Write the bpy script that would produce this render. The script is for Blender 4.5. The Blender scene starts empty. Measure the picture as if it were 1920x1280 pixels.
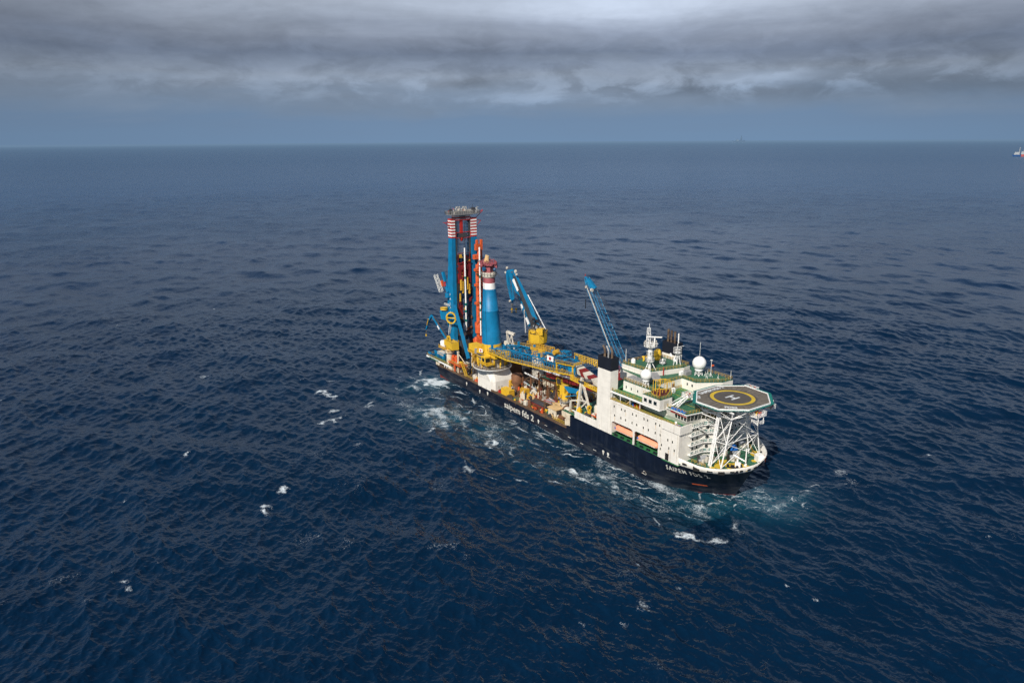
import bpy, math, random
import numpy as np
from mathutils import Vector, Matrix
random.seed(7)
rng = np.random.default_rng(11)
sc = bpy.context.scene
col = sc.collection

CAM = Vector((287.6753, -173.3693, 105.9842)); FL = 1357.63
Fv = (-0.791391, 0.550049, -0.266735); Rv = (0.572053, 0.820195, -0.005887); Uv = (-0.215536, 0.157246, 0.963752)
# ---------------------------------------------------------------- materials
def mat(name, c, rough=0.5, var=0.18, rust=0.0, rustc=(0.16, 0.06, 0.02), streak=0.0, streakc=(0.2, 0.12, 0.06),
        spec=0.4, metal=0.0, scale=0.35, seams=0.0, salt=0.0):
    m = bpy.data.materials.new(name); m.use_nodes = True
    nt = m.node_tree; N = nt.nodes; L = nt.links
    b = N['Principled BSDF']; b.inputs['Roughness'].default_value = rough
    b.inputs['Specular IOR Level'].default_value = spec; b.inputs['Metallic'].default_value = metal
    geo = N.new('ShaderNodeNewGeometry')
    n1 = N.new('ShaderNodeTexNoise'); n1.inputs['Scale'].default_value = scale; n1.inputs['Detail'].default_value = 6
    n1.inputs['Roughness'].default_value = 0.65
    L.new(geo.outputs['Position'], n1.inputs['Vector'])
    r1 = N.new('ShaderNodeMapRange'); r1.inputs[1].default_value = 0.3; r1.inputs[2].default_value = 0.7
    L.new(n1.outputs['Fac'], r1.inputs[0])
    mx = N.new('ShaderNodeMix'); mx.data_type = 'RGBA'
    mx.inputs[6].default_value = (*[x * (1 - var) for x in c], 1)
    mx.inputs[7].default_value = (*[min(1, x * (1 + var * 0.6)) for x in c], 1)
    L.new(r1.outputs[0], mx.inputs[0]); out = mx.outputs[2]
    if streak:
        mp = N.new('ShaderNodeMapping'); mp.inputs['Scale'].default_value = (1.3, 1.3, 0.06)
        L.new(geo.outputs['Position'], mp.inputs['Vector'])
        n2 = N.new('ShaderNodeTexNoise'); n2.inputs['Scale'].default_value = 1.0; n2.inputs['Detail'].default_value = 4
        L.new(mp.outputs[0], n2.inputs['Vector'])
        r2 = N.new('ShaderNodeMapRange'); r2.inputs[1].default_value = 0.56; r2.inputs[2].default_value = 0.72
        r2.inputs[4].default_value = streak
        L.new(n2.outputs['Fac'], r2.inputs[0])
        m2 = N.new('ShaderNodeMix'); m2.data_type = 'RGBA'; m2.inputs[7].default_value = (*streakc, 1)
        L.new(r2.outputs[0], m2.inputs[0]); L.new(out, m2.inputs[6]); out = m2.outputs[2]
    if rust:
        n3 = N.new('ShaderNodeTexNoise'); n3.inputs['Scale'].default_value = 0.55; n3.inputs['Detail'].default_value = 9
        n3.inputs['Roughness'].default_value = 0.75
        L.new(geo.outputs['Position'], n3.inputs['Vector'])
        r3 = N.new('ShaderNodeMapRange'); r3.inputs[1].default_value = 0.62 - rust * 0.25; r3.inputs[2].default_value = 0.70 - rust * 0.1
        r3.inputs[4].default_value = min(1, 0.4 + rust)
        L.new(n3.outputs['Fac'], r3.inputs[0])
        m3 = N.new('ShaderNodeMix'); m3.data_type = 'RGBA'; m3.inputs[7].default_value = (*rustc, 1)
        L.new(r3.outputs[0], m3.inputs[0]); L.new(out, m3.inputs[6]); out = m3.outputs[2]
    if salt:
        s5 = N.new('ShaderNodeSeparateXYZ'); L.new(geo.outputs['Position'], s5.inputs[0])
        mp5 = N.new('ShaderNodeMapping'); mp5.inputs['Scale'].default_value = (.16, .16, .9); L.new(geo.outputs['Position'], mp5.inputs['Vector'])
        n5 = N.new('ShaderNodeTexNoise'); n5.inputs['Scale'].default_value = 1.0; n5.inputs['Detail'].default_value = 9; n5.inputs['Roughness'].default_value = .72; L.new(mp5.outputs[0], n5.inputs['Vector'])
        a5 = N.new('ShaderNodeMapRange'); a5.inputs[1].default_value = 7.5; a5.inputs[2].default_value = 1.0; a5.inputs[3].default_value = -.10; a5.inputs[4].default_value = .07; L.new(s5.outputs[2], a5.inputs[0])
        b5 = N.new('ShaderNodeMath'); b5.operation = 'ADD'; L.new(n5.outputs['Fac'], b5.inputs[0]); L.new(a5.outputs[0], b5.inputs[1])
        c5 = N.new('ShaderNodeMapRange'); c5.inputs[1].default_value = .50; c5.inputs[2].default_value = .66; c5.inputs[4].default_value = salt; L.new(b5.outputs[0], c5.inputs[0])
        m5 = N.new('ShaderNodeMix'); m5.data_type = 'RGBA'; m5.inputs[7].default_value = (.055, .062, .072, 1); L.new(c5.outputs[0], m5.inputs[0]); L.new(out, m5.inputs[6]); out = m5.outputs[2]
    if seams:
        sp = N.new('ShaderNodeSeparateXYZ'); L.new(geo.outputs['Position'], sp.inputs[0])
        ad = N.new('ShaderNodeMath'); ad.operation = 'ADD'; L.new(sp.outputs[0], ad.inputs[0]); L.new(sp.outputs[1], ad.inputs[1])
        cb = N.new('ShaderNodeCombineXYZ'); L.new(ad.outputs[0], cb.inputs[0]); L.new(sp.outputs[2], cb.inputs[1])
        bt = N.new('ShaderNodeTexBrick'); bt.inputs['Scale'].default_value = 1; bt.inputs['Brick Width'].default_value = 6.0
        bt.inputs['Row Height'].default_value = 2.4; bt.inputs['Mortar Size'].default_value = 0.03
        bt.inputs['Color1'].default_value = (1, 1, 1, 1); bt.inputs['Color2'].default_value = (0.955, 0.955, 0.955, 1)
        bt.inputs['Mortar'].default_value = (1 - seams,) * 3 + (1,)
        L.new(cb.outputs[0], bt.inputs['Vector'])
        m4 = N.new('ShaderNodeMix'); m4.data_type = 'RGBA'; m4.blend_type = 'MULTIPLY'; m4.inputs[0].default_value = 1
        L.new(out, m4.inputs[6]); L.new(bt.outputs['Color'], m4.inputs[7]); out = m4.outputs[2]
    L.new(out, b.inputs['Base Color'])
    rr = N.new('ShaderNodeMapRange'); rr.inputs[3].default_value = max(0.05, rough - 0.1); rr.inputs[4].default_value = min(1, rough + 0.15)
    L.new(n1.outputs['Fac'], rr.inputs[0]); L.new(rr.outputs[0], b.inputs['Roughness'])
    return m

M = {}
M['cream'] = mat('cream paint', (0.78, 0.745, 0.675), 0.45, 0.10, streak=0.22, seams=0.2)
M['white'] = mat('white paint', (0.82, 0.81, 0.78), 0.4, 0.08)
M['offwhite'] = mat('weathered white paint', (0.58, 0.54, 0.46), 0.5, 0.2, rust=0.25)
M['creamold'] = mat('rust streaked cream paint', (0.68, 0.60, 0.46), 0.55, 0.2, rust=0.3, streak=0.3)
M['hull'] = mat('navy hull paint', (0.005, 0.010, 0.024), 0.45, 0.35, streak=0.6, streakc=(0.018, 0.025, 0.040), spec=0.2, salt=.6)
M['hullold'] = mat('rusty navy hull paint', (0.006, 0.010, 0.022), 0.5, 0.35, rust=0.34, rustc=(0.04, 0.022, 0.015), streak=0.5, streakc=(0.035, 0.035, 0.042), spec=.2, salt=.5)
M['boot'] = mat('red antifouling paint', (0.20, 0.028, 0.02), 0.55, 0.3, rust=0.3)
M['black'] = mat('funnel black paint', (0.010, 0.013, 0.022), 0.5, 0.2)
M['blue'] = mat('crane blue paint', (0.003, 0.175, 0.36), 0.45, 0.24, rust=0.10, rustc=(0.05, 0.07, 0.08), streak=.25, streakc=(0.02, 0.10, 0.20))
M['bluedk'] = mat('dark dirty blue paint', (0.010, 0.09, 0.20), 0.5, 0.3, rust=0.3, rustc=(0.05, 0.045, 0.04))  # darker blue with grime patches, for winches and small fittings
M['navyst'] = mat('dark blue tower steel', (0.010, 0.035, 0.08), 0.5, 0.4, rust=0.3, rustc=(0.03, 0.02, 0.02))
M['yellow'] = mat('safety yellow paint', (0.68, 0.42, 0.03), 0.45, 0.15, rust=0.12)
M['yellowold'] = mat('rusty yellow paint', (0.60, 0.34, 0.03), 0.55, 0.25, rust=0.4)
M['orange'] = mat('orange paint', (0.62, 0.105, 0.028), 0.5, 0.3, rust=0.3)
M['boatorange'] = mat('faded lifeboat orange', (0.80, 0.34, 0.20), 0.5, 0.1)
M['red'] = mat('signal red paint', (0.42, 0.025, 0.02), 0.45, 0.2, rust=0.08)
M['crimson'] = mat('dark red paint', (0.20, 0.018, 0.02), 0.5, 0.3, rust=0.15)
M['pink'] = mat('faded maroon paint', (0.32, 0.085, 0.10), 0.5, 0.2)
M['green'] = mat('green deck paint', (0.032, 0.125, 0.07), 0.55, 0.28, rust=0.1, rustc=(0.10, 0.11, 0.07))
M['greenlt'] = mat('bright green deck paint', (0.032, 0.165, 0.06), 0.55, 0.25)
M['rustdeck'] = mat('rusty brown deck plating', (0.13, 0.075, 0.045), 0.7, 0.45, rust=0.5, rustc=(0.05, 0.06, 0.035), scale=0.25)
M['brown'] = mat('rusted steel', (0.17, 0.075, 0.035), 0.7, 0.4, rust=0.3, rustc=(0.05, 0.025, 0.015))
M['grey'] = mat('grey steel', (0.25, 0.25, 0.25), 0.5, 0.25, rust=0.12)
M['dkgrey'] = mat('dark machinery grey', (0.055, 0.055, 0.06), 0.5, 0.4, rust=0.25)
M['steel'] = mat('galvanised steel', (0.42, 0.43, 0.44), 0.4, 0.15, metal=0.3)
M['heli'] = mat('brown grey non slip paint', (0.150, 0.128, 0.102), 0.8, 0.35, rust=.12, rustc=(0.06, 0.05, 0.04), scale=0.6)
M['helidk'] = mat('dark non slip paint', (0.085, 0.075, 0.065), 0.8, 0.2)
M['padred'] = mat('oxide red deck paint', (0.10, 0.022, 0.018), 0.6, 0.25)
M['net'] = mat('teal safety net', (0.012, 0.17, 0.145), 0.6, 0.25)
M['lineyel'] = mat('yellow marking paint', (0.55, 0.38, 0.03), 0.7, 0.2)
M['linewht'] = mat('white marking paint', (0.62, 0.64, 0.64), 0.7, 0.15)
M['rail'] = mat('yellow handrail paint', (0.46, 0.30, 0.06), 0.5, 0.2)
M['railw'] = mat('white handrail paint', (0.70, 0.70, 0.66), 0.5, 0.1)
M['sooty'] = mat('scorched exhaust steel', (0.15, 0.105, 0.07), 0.6, 0.5, rust=0.6, rustc=(0.03, 0.02, 0.02), scale=1.2)
M['tan'] = mat('tan tarpaulin', (0.62, 0.42, 0.20), 0.7, 0.2)
M['rubber'] = mat('black rubber', (0.012, 0.012, 0.012), 0.7, 0.1)
M['bluebr'] = mat('bright blue plastic', (0.02, 0.16, 0.55), 0.45, 0.1)
M['cable'] = mat('dark wire rope', (0.03, 0.03, 0.035), 0.6, 0.1)
M['glass'] = mat('dark tinted glass', (0.01, 0.02, 0.022), 0.12, 0.1, spec=0.8)
M['letter'] = mat('white hull lettering', (0.66, 0.64, 0.58), 0.5, 0.2, rust=0.25, rustc=(0.35, 0.16, 0.04))
M['shade'] = mat('shade toned bay panel', (0.22, 0.20, 0.16), 0.6, 0.2)  # recess shade put into the colour of the boat bay wall

# ---------------------------------------------------------------- mesh builder
V3 = lambda p: Vector(p)
class MB:
    def __init__(s): s.v = []; s.f = []; s.mi = []; s.sm = []
    def add(s, vs, fs, mi=0, smooth=False):
        o = len(s.v); s.v += [tuple(p) for p in vs]
        for f in fs: s.f.append([i + o for i in f]); s.mi.append(mi); s.sm.append(smooth)
        return s
    def quad(s, a, b, c, d, mi=0): return s.add([a, b, c, d], [(0, 1, 2, 3)], mi)
    def box(s, x0, x1, y0, y1, z0, z1, mi=0):
        return s.add([(x0, y0, z0), (x1, y0, z0), (x1, y1, z0), (x0, y1, z0), (x0, y0, z1), (x1, y0, z1), (x1, y1, z1), (x0, y1, z1)],
              [(0, 3, 2, 1), (4, 5, 6, 7), (0, 1, 5, 4), (1, 2, 6, 5), (2, 3, 7, 6), (3, 0, 4, 7)], mi)
    def obox(s, c, size, rz=0, mi=0):
        a = math.cos(rz); b = math.sin(rz); x, y, z = size[0] / 2, size[1] / 2, size[2] / 2
        P = []
        for k in (-z, z):
            for i, j in ((-x, -y), (x, -y), (x, y), (-x, y)):
                P.append((c[0] + i * a - j * b, c[1] + i * b + j * a, c[2] + k))
        return s.add(P, [(0, 3, 2, 1), (4, 5, 6, 7), (0, 1, 5, 4), (1, 2, 6, 5), (2, 3, 7, 6), (3, 0, 4, 7)], mi)
    def frame(s, p, q, up=(0, 0, 1)):
        d = (V3(q) - V3(p)).normalized(); u = V3(up)
        if abs(d.dot(u)) > 0.98: u = Vector((1, 0, 0)) if abs(d.x) < 0.9 else Vector((0, 1, 0))
        a = d.cross(u).normalized(); b = a.cross(d).normalized()
        return d, a, b
    def bar(s, p, q, w, h=None, mi=0, w2=None, h2=None, up=(0, 0, 1)):
        h = h or w; w2 = w2 or w; h2 = h2 or h
        d, a, b = s.frame(p, q, up); P = []
        for c, ww, hh in ((V3(p), w, h), (V3(q), w2, h2)):
            for i, j in ((-1, -1), (1, -1), (1, 1), (-1, 1)): P.append(c + a * (i * ww / 2) + b * (j * hh / 2))
        return s.add(P, [(3, 2, 1, 0), (4, 5, 6, 7), (0, 1, 5, 4), (1, 2, 6, 5), (2, 3, 7, 6), (3, 0, 4, 7)], mi)
    def tube(s, p, q, r, r2=None, n=8, mi=0, smooth=True):
        r2 = r if r2 is None else r2
        d, a, b = s.frame(p, q); P = []
        for c, rr in ((V3(p), r), (V3(q), r2)):
            for i in range(n):
                t = 2 * math.pi * i / n; P.append(c + a * (rr * math.cos(t)) + b * (rr * math.sin(t)))
        s.add(P, [(i, (i + 1) % n, n + (i + 1) % n, n + i) for i in range(n)], mi, smooth)
        s.add(P[:n], [tuple(range(n))[::-1]], mi); s.add(P[n:], [tuple(range(n))], mi)
        return s
    def path(s, pts, r, n=5, mi=0):
        for a, b in zip(pts, pts[1:]): s.tube(a, b, r, n=n, mi=mi)
        return s
    def prism(s, poly, z0, z1, mi=0, mt=None, poly2=None):
        n = len(poly); p2 = poly2 or poly
        P = [(x, y, z0) for x, y in poly] + [(x, y, z1) for x, y in p2]
        s.add(P, [(i, (i + 1) % n, n + (i + 1) % n, n + i) for i in range(n)], mi)
        s.add(P, [tuple(range(n))[::-1]], mi)
        s.add(P, [tuple(range(n, 2 * n))], mi if mt is None else mt)
        return s
    def lathe(s, cx, cy, prof, n=24, mi=0, lean=(0, 0), smooth=True):
        z0 = prof[0][1]; P = []
        for r, z in prof:
            ox = lean[0] * (z - z0); oy = lean[1] * (z - z0)
            for i in range(n):
                t = 2 * math.pi * i / n; P.append((cx + ox + r * math.cos(t), cy + oy + r * math.sin(t), z))
        fs = []
        for k in range(len(prof) - 1):
            for i in range(n): fs.append((k * n + i, k * n + (i + 1) % n, (k + 1) * n + (i + 1) % n, (k + 1) * n + i))
        s.add(P, fs, mi, smooth)
        s.add(P[:n], [tuple(range(n))[::-1]], mi); s.add(P[-n:], [tuple(range(n))], mi)
        return s
    def sphere(s, c, r, mi=0, n=16, m=10, sz=1.0, bottom=-90):
        prof = []
        for k in range(m + 1):
            t = math.radians(bottom + (90 - bottom) * k / m); prof.append((max(0.001, r * math.cos(t)), c[2] + r * sz * math.sin(t)))
        return s.lathe(c[0], c[1], prof, n, mi)
    def lattice(s, p, q, w, h, n, rc=0.12, rb=0.07, mi=0, w2=None, h2=None, mb=None, up=(0, 0, 1)):
        w2 = w2 or w; h2 = h2 or h; mb = mi if mb is None else mb
        d, a, b = s.frame(p, q, up); p = V3(p); q = V3(q)
        def C(t, i, j):
            ww = w + (w2 - w) * t; hh = h + (h2 - h) * t
            return p.lerp(q, t) + a * (i * ww / 2) + b * (j * hh / 2)
        K = ((-1, -1), (1, -1), (1, 1), (-1, 1))
        for i, j in K: s.tube(C(0, i, j), C(1, i, j), rc, n=5, mi=mi)
        for k in range(n):
            t0 = k / n; t1 = (k + 1) / n
            for e in range(4):
                u = K[e]; v = K[(e + 1) % 4]
                if k % 2: u, v = v, u
                s.tube(C(t0, *u), C(t1, *v), rb, n=4, mi=mb)
                s.tube(C(t1, *u), C(t1, *v), rb, n=4, mi=mb)
        return s
    def rail(s, pts, h=1.1, step=1.6, r=0.045, mi=0, nr=2, mp=None):
        mp = mi if mp is None else mp
        for a, b in zip(pts, pts[1:]):
            a = V3(a); b = V3(b); L = (b - a).length
            if L < 0.05: continue
            k = max(1, round(L / step))
            for i in range(k + 1):
                c = a.lerp(b, i / k); s.bar(c, c + Vector((0, 0, h)), r * 2, mi=mp)
            for j in range(nr):
                z = Vector((0, 0, h * (j + 1) / nr)); s.bar(a + z, b + z, r * 2, mi=mi)
        return s
    def ladder(s, p, q, w=0.9, mi=0, rails=True, steps=True):
        p = V3(p); q = V3(q); d = (q - p); a = Vector((-d.y, d.x, 0))
        a = a.normalized() * (w / 2) if a.length > 0.01 else Vector((0, w / 2, 0))
        for k in (-1, 1):
            s.bar(p + a * k, q + a * k, 0.12, 0.25, mi=mi)
            if rails: s.bar(p + a * k + Vector((0, 0, 1)), q + a * k + Vector((0, 0, 1)), 0.08, mi=mi)
        if steps:
            n = max(2, int(d.length / 0.45))
            for i in range(1, n): c = p.lerp(q, i / n); s.bar(c - a, c + a, 0.2, 0.06, mi=mi)
        return s
    def build(s, name, mats, parent=None, loc=None):
        me = bpy.data.meshes.new(name)
        base = loc if loc is not None else (parent['_o'] if parent is not None and '_o' in parent else (0, 0, 0))
        bx, by, bz = base
        me.from_pydata([(x - bx, y - by, z - bz) for x, y, z in s.v], [], s.f)
        ms = mats if isinstance(mats, (list, tuple)) else [mats]
        for m in ms: me.materials.append(M[m])
        me.polygons.foreach_set('material_index', s.mi); me.polygons.foreach_set('use_smooth', s.sm); me.update()
        o = bpy.data.objects.new(name, me); col.objects.link(o)
        o['_o'] = tuple(base)
        if parent is not None:
            o.parent = parent
            po = parent['_o']; o.location = (bx - po[0], by - po[1], bz - po[2])
        else: o.location = base
        return o

def tag(o, label, cat, group=None, kind=None):
    if label: o['label'] = label
    if cat: o['category'] = cat
    if group: o['group'] = group
    if kind: o['kind'] = kind
    return o
def thing(name, label, cat, loc, group=None):
    o = bpy.data.objects.new(name, None); col.objects.link(o); o.location = loc; o['_o'] = tuple(loc)
    o.empty_display_size = 0.5
    return tag(o, label, cat, group)
def text_mesh(body, size, ext=0.0, bold=0.0, spacing=1.0):
    cu = bpy.data.curves.new('t', 'FONT'); cu.body = body; cu.size = size; cu.offset = bold; cu.space_character = spacing
    cu.resolution_u = 3; cu.align_x = 'LEFT'
    ob = bpy.data.objects.new('t', cu); col.objects.link(ob)
    bpy.context.view_layer.update()
    me = bpy.data.meshes.new_from_object(ob.evaluated_get(bpy.context.evaluated_depsgraph_get()))
    vs = [tuple(v.co) for v in me.vertices]; fs = [tuple(p.vertices) for p in me.polygons]
    bpy.data.objects.remove(ob); bpy.data.curves.remove(cu); bpy.data.meshes.remove(me)
    return vs, fs
def lettering(name, body, size, fn, matname, parent, bold=0.0, spacing=1.0, width=None):
    vs, fs = text_mesh(body, size, bold=bold, spacing=spacing)
    k = 1.0
    if width: k = width / max(v[0] for v in vs)
    mb = MB(); mb.add([fn(v[0] * k, v[1]) for v in vs], fs)
    return mb.build(name, matname, parent)

def words(name, body, size, fn, matname, parent, bold=0.0, spacing=1.0, width=None, vs=1.0):
    v, f = text_mesh(body, size, bold=bold, spacing=spacing); k = width / max(p[0] for p in v) if width else 1.0
    # one object per word: cut at the blank columns
    ws = body.split(' '); cuts = []
    for i in range(1, len(ws)):
        a, _ = text_mesh(' '.join(ws[:i]), size, bold=bold, spacing=spacing); cuts.append(max(p[0] for p in a) + size * .08)
    def w_of(x): return sum(x > c for c in cuts)
    for i in range(len(ws)):
        mb = MB(); mb.add([fn(p[0] * k, p[1] * vs) for p in v], [q for q in f if w_of(v[q[0]][0]) == i])
        used = sorted({j for q in mb.f for j in q}); mp = {j: n for n, j in enumerate(used)}
        mb.v = [mb.v[j] for j in used]; mb.f = [[mp[j] for j in q] for q in mb.f]; mb.build(name, matname, parent)
# ================================================================= THE SHIP
ship = thing('pipelay_ship', 'navy hulled offshore construction ship with tall blue lay tower aft and helideck over the bow', 'ship', (80, 0, 0))

# ---- hull
def lp(a, b, t): return a + (b - a) * t
def hb(x, z):
    t = min(1, max(0.0, z / 13.2)); xs = lp(118, 148, t); xt = xtip(z)
    if x < 14 and z < 5: return 17 - (14 - x) * 0.14 * min(1, (5 - z) / 4)
    if x <= xs: return 17.0
    t = t ** 1.9; u = min(1, (x - xs) / (xt - xs)); return 17.0 * max(0, 1 - u ** lp(3, 2.4, t)) ** (1 / lp(1, 1.9, t))
def xtip(z): return 159.7 + 7.5 * max(-0.35, z / 13.2)
def yc(x, z):
    t = min(1, max(0, (x - 151) / 11)); return -2.2 * t * t * (3 - 2 * t) * max(0, z / 13.2)
def hull_side(mb, x0, zs, n, sgn, mi, xend=None, smooth=True, off=0.0):
    P = []; nz = len(zs)
    for z in zs:
        xt = xtip(z) if xend is None else xend
        for i in range(n + 1):
            s = i / n; s = 1 - (1 - s) ** 1.7 if xend is None else s
            x = x0 + s * (xt - x0); P.append((x + (off if i == n and xend is None else 0), yc(x, z) + sgn * (hb(x, z) + off), z))
    fs = []
    for j in range(nz - 1):
        for i in range(n):
            q = (j * (n + 1) + i, j * (n + 1) + i + 1, (j + 1) * (n + 1) + i + 1, (j + 1) * (n + 1) + i)
            fs.append(q if sgn < 0 else q[::-1])
    mb.add(P, fs, mi, smooth)
h = MB()
for sg in (-1, 1):
    hull_side(h, 0, [-0.3, 1.5, 3, 5.0, 5.7], 14, sg, 1, 99.0)
    hull_side(h, 99.0, [-0.3, 1.2, 2.4, 3.6, 4.8, 5.7, 6.4, 7.1, 7.8, 8.4, 9.0, 9.6, 10.2, 10.7], 56, sg, 0)
h.quad((0, -15, -0.3), (0, -17, 5.7), (0, 17, 5.7), (0, 15, -0.3), 1)
h.quad((99, -17, 5.7), (99, 17, 5.7), (99, 17, 10.7), (99, -17, 10.7), 0)
h.prism([(95.5, -17), (99, -17), (99, -16.7), (95.5, -16.7)], 5.7, 6.4, 0, poly2=[(97.8, -17), (99, -17), (99, -16.7), (97.8, -16.7)])
hull = h.build('hull', ['hull', 'hullold'], ship)
h = MB()
for sg in (-1, 1):
    hull_side(h, 0, [-4, -1, -0.3], 14, sg, 0, 99.0)
    hull_side(h, 99.0, [-4, -1, -0.3], 56, sg, 0)
h.quad((0, -14.2, -4), (0, -15, -.3), (0, 15, -.3), (0, 14.2, -4))
h.build('boot_top', 'boot', hull)
# bulb-less stem strake, sea-chest marks and draft marks
for xx, zz in ((27.5, 2.9), (38.3, 2.4), (44.5, 3.2), (80.2, 2.2), (117.2, 2.9), (119.6, 2.9)):
    h = MB(); h.add([(xx - .45, -17.05, zz + .8), (xx + .45, -17.05, zz + .8), (xx + .55, -17.05, zz + .2), (xx + .25, -17.05, zz - .3), (xx + .1, -17.05, zz - .9), (xx - .1, -17.05, zz - .9), (xx - .3, -17.05, zz - .3), (xx - .5, -17.05, zz + .2)], [(0, 7, 6, 5, 4, 3, 2, 1)])
    h.build('thruster_mark', 'letter', hull)
for xx in range(84, 126, 7): h = MB(); h.box(xx, xx + 1.6, -17.04, -16.98, 2.05, 2.2); h.build('load_line_mark', 'letter', hull)
h = MB(); R_ = 0.75
P = []
for r in (R_, R_ * .72):
    for i in range(20):
        t = i * math.pi / 10; P.append((136.4 + r * math.cos(t), -hb(136.4, 2.6 + r * math.sin(t)) - .08, 2.6 + r * math.sin(t)))
h.add(P, [(i, (i + 1) % 20, 20 + (i + 1) % 20, 20 + i) for i in range(20)])
h.box(135.8, 137.0, -17.1, -17.0, 2.53, 2.68); h.build('thruster_symbol', 'letter', hull)
fb = lambda x0, z0: (lambda u, v: (x0 + u, yc(x0 + u, z0 + v) - hb(x0 + u, z0 + v) - .26, z0 + v))
words('company_lettering', 'saipem fds 2', 3.2, lambda u, v: (56.9 + u, -17.06, 1.2 + v), 'letter', hull, bold=0.04, width=20.3, vs=1.12)
words('bow_name', 'SAIPEM FDS 2', 2.2, fb(145.6, 7.7), 'letter', hull, bold=0.05, spacing=1.25, width=12.6)
h = MB(); h.add([(151.5, -hb(151.5, 3.2) - .1, 3.1), (155, -hb(155, 3.0) - .1, 2.9), (155, -hb(155, 3.5) - .1, 3.4), (151.5, -hb(151.5, 3.7) - .1, 3.6)], [(0, 1, 2, 3)])
h.build('rust_scar', 'orange', hull)
# rubbing fenders / rust scuppers below the working deck
for i in range(14):
    xx = 40 + i * 4.1 + random.uniform(-1, 1); w = random.uniform(.2, .5); zb = 5.7 - random.uniform(.5, 1.8)
    h = MB(); h.add([(xx, -17.03, 5.6), (xx + w, -17.03, 5.6), (xx + w * .6, -17.03, zb), (xx + w * .4, -17.03, zb)], [(0, 3, 2, 1)]); h.build('rust_run', 'brown', hull)

# ---- cream bulwark round the foredeck
def ring_strip(mb, x0, z0, z1, n, thick, mi=0):
    for sg in (-1, 1):
        P = []
        for z in (z0, z1):
            xt = xtip(z)
            for i in range(n + 1):
                s = 1 - (1 - i / n) ** 1.7; x = x0 + s * (xt - x0); y = hb(x, z)
                P.append((x, yc(x, z) + sg * (y + .02), z))
        m = n + 1
        for z in (z1, z0):
            xt = xtip(z)
            for i in range(n + 1):
                s = 1 - (1 - i / n) ** 1.7; x = x0 + s * (xt - thick - x0); y = max(0, hb(x * 1.0 + thick * s, z) - thick)
                P.append((x, yc(x, z) + sg * y, z))
        fs = []
        for k in range(3):
            for i in range(n):
                q = (k * m + i, k * m + i + 1, (k + 1) * m + i + 1, (k + 1) * m + i); fs.append(q if sg < 0 else q[::-1])
        mb.add(P, fs, mi, True)
bw = MB(); ring_strip(bw, 150.5, 10.7, 13.2, 40, 0.35)
bulwark = bw.build('bulwark', 'cream', ship)
for sg in (-1, 1):
    h = MB(); h.box(101.5, 113.2, sg * 17.02, sg * 16.7, 10.7, 13.2); h.prism([(99.9, sg * 17), (101.5, sg * 17), (101.5, sg * 16.7), (99.9, sg * 16.7)], 12.9, 13.2); h.build('side_bulwark', 'cream', ship)
# mooring ports
for xx, w, hh, dz in ((146.0, 1.3, 2.2, 10.9), (152.6, 1.5, .6, 11.5), (156.6, 1.9, 2.0, 10.9), (160.2, 1.6, .55, 11.4), (162.6, 1.9, 1.9, 10.9), (164.4, 1.3, .5, 11.6)):
    y = hb(xx, dz + hh / 2); g = (hb(xx + .3, dz) - hb(xx - .3, dz)) / .6; a = math.atan(-g)
    h = MB(); h.obox((xx, yc(xx, dz) - y - .02, dz + hh / 2), (w, 0.3, hh), a); h.build('mooring_port', 'rubber', bulwark)
for k in range(5):
    z = 11.9; y = 10.5 - k * 2.6 - 6.5; 
    x = next(x for x in np.linspace(168, 150, 300) if hb(x, z) > abs(y + 2) - .01 or x < 151)
    h = MB(); h.obox((x + .05, y if abs(y) > .5 else .5, z), (.35, 1.1, .6)); h.build('mooring_port', 'rubber', bulwark)

# ---- decks
def deck_poly(x0, z, inset=0.3, n=24):
    xt = xtip(z) - inset; P = [(x0, -17 + inset)]
    for i in range(1, n): x = x0 + (1 - (1 - i / n) ** 1.7) * (xt - x0); P.append((x, -max(0, hb(x + .2, z) - inset)))
    P.append((xt, 0)); Q = P + [(x, -y) for x, y in P[-2::-1]]; return [(x, y + yc(x, z)) for x, y in Q]
h = MB(); h.prism(deck_poly(150.5, 11.3), 11.0, 11.3); fdeck = h.build('foredeck', 'green', ship)
h = MB(); h.box(0.1, 99, -16.9, 16.9, 4.6, 5.0); h.build('working_deck', 'rustdeck', ship)
h = MB(); h.box(99, 121, -16.7, 16.7, 11.0, 11.35); h.build('boat_deck', 'green', ship)
h = MB(); h.box(121, 150.5, -16.98, 16.9, 10.3, 10.74); h.build('lifeboat_deck', 'greenlt', ship)
h = MB()
h.box(0.1, 97, -17.01, -16.72, 5.0, 5.9); h.box(0.1, 97, 16.72, 17.01, 5.0, 5.9)
for i in range(60): xx = 2 + i * 1.6; h.box(xx, xx + .15, -16.72, -16.4, 5.0, 5.8)
h.build('deck_edge_coaming', 'rustdeck', ship)
h = MB(); h.box(52, 95, -16.2, -15.9, 5.0, 5.3); h.build('pipe_guide_rail', 'dkgrey', ship)

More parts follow.
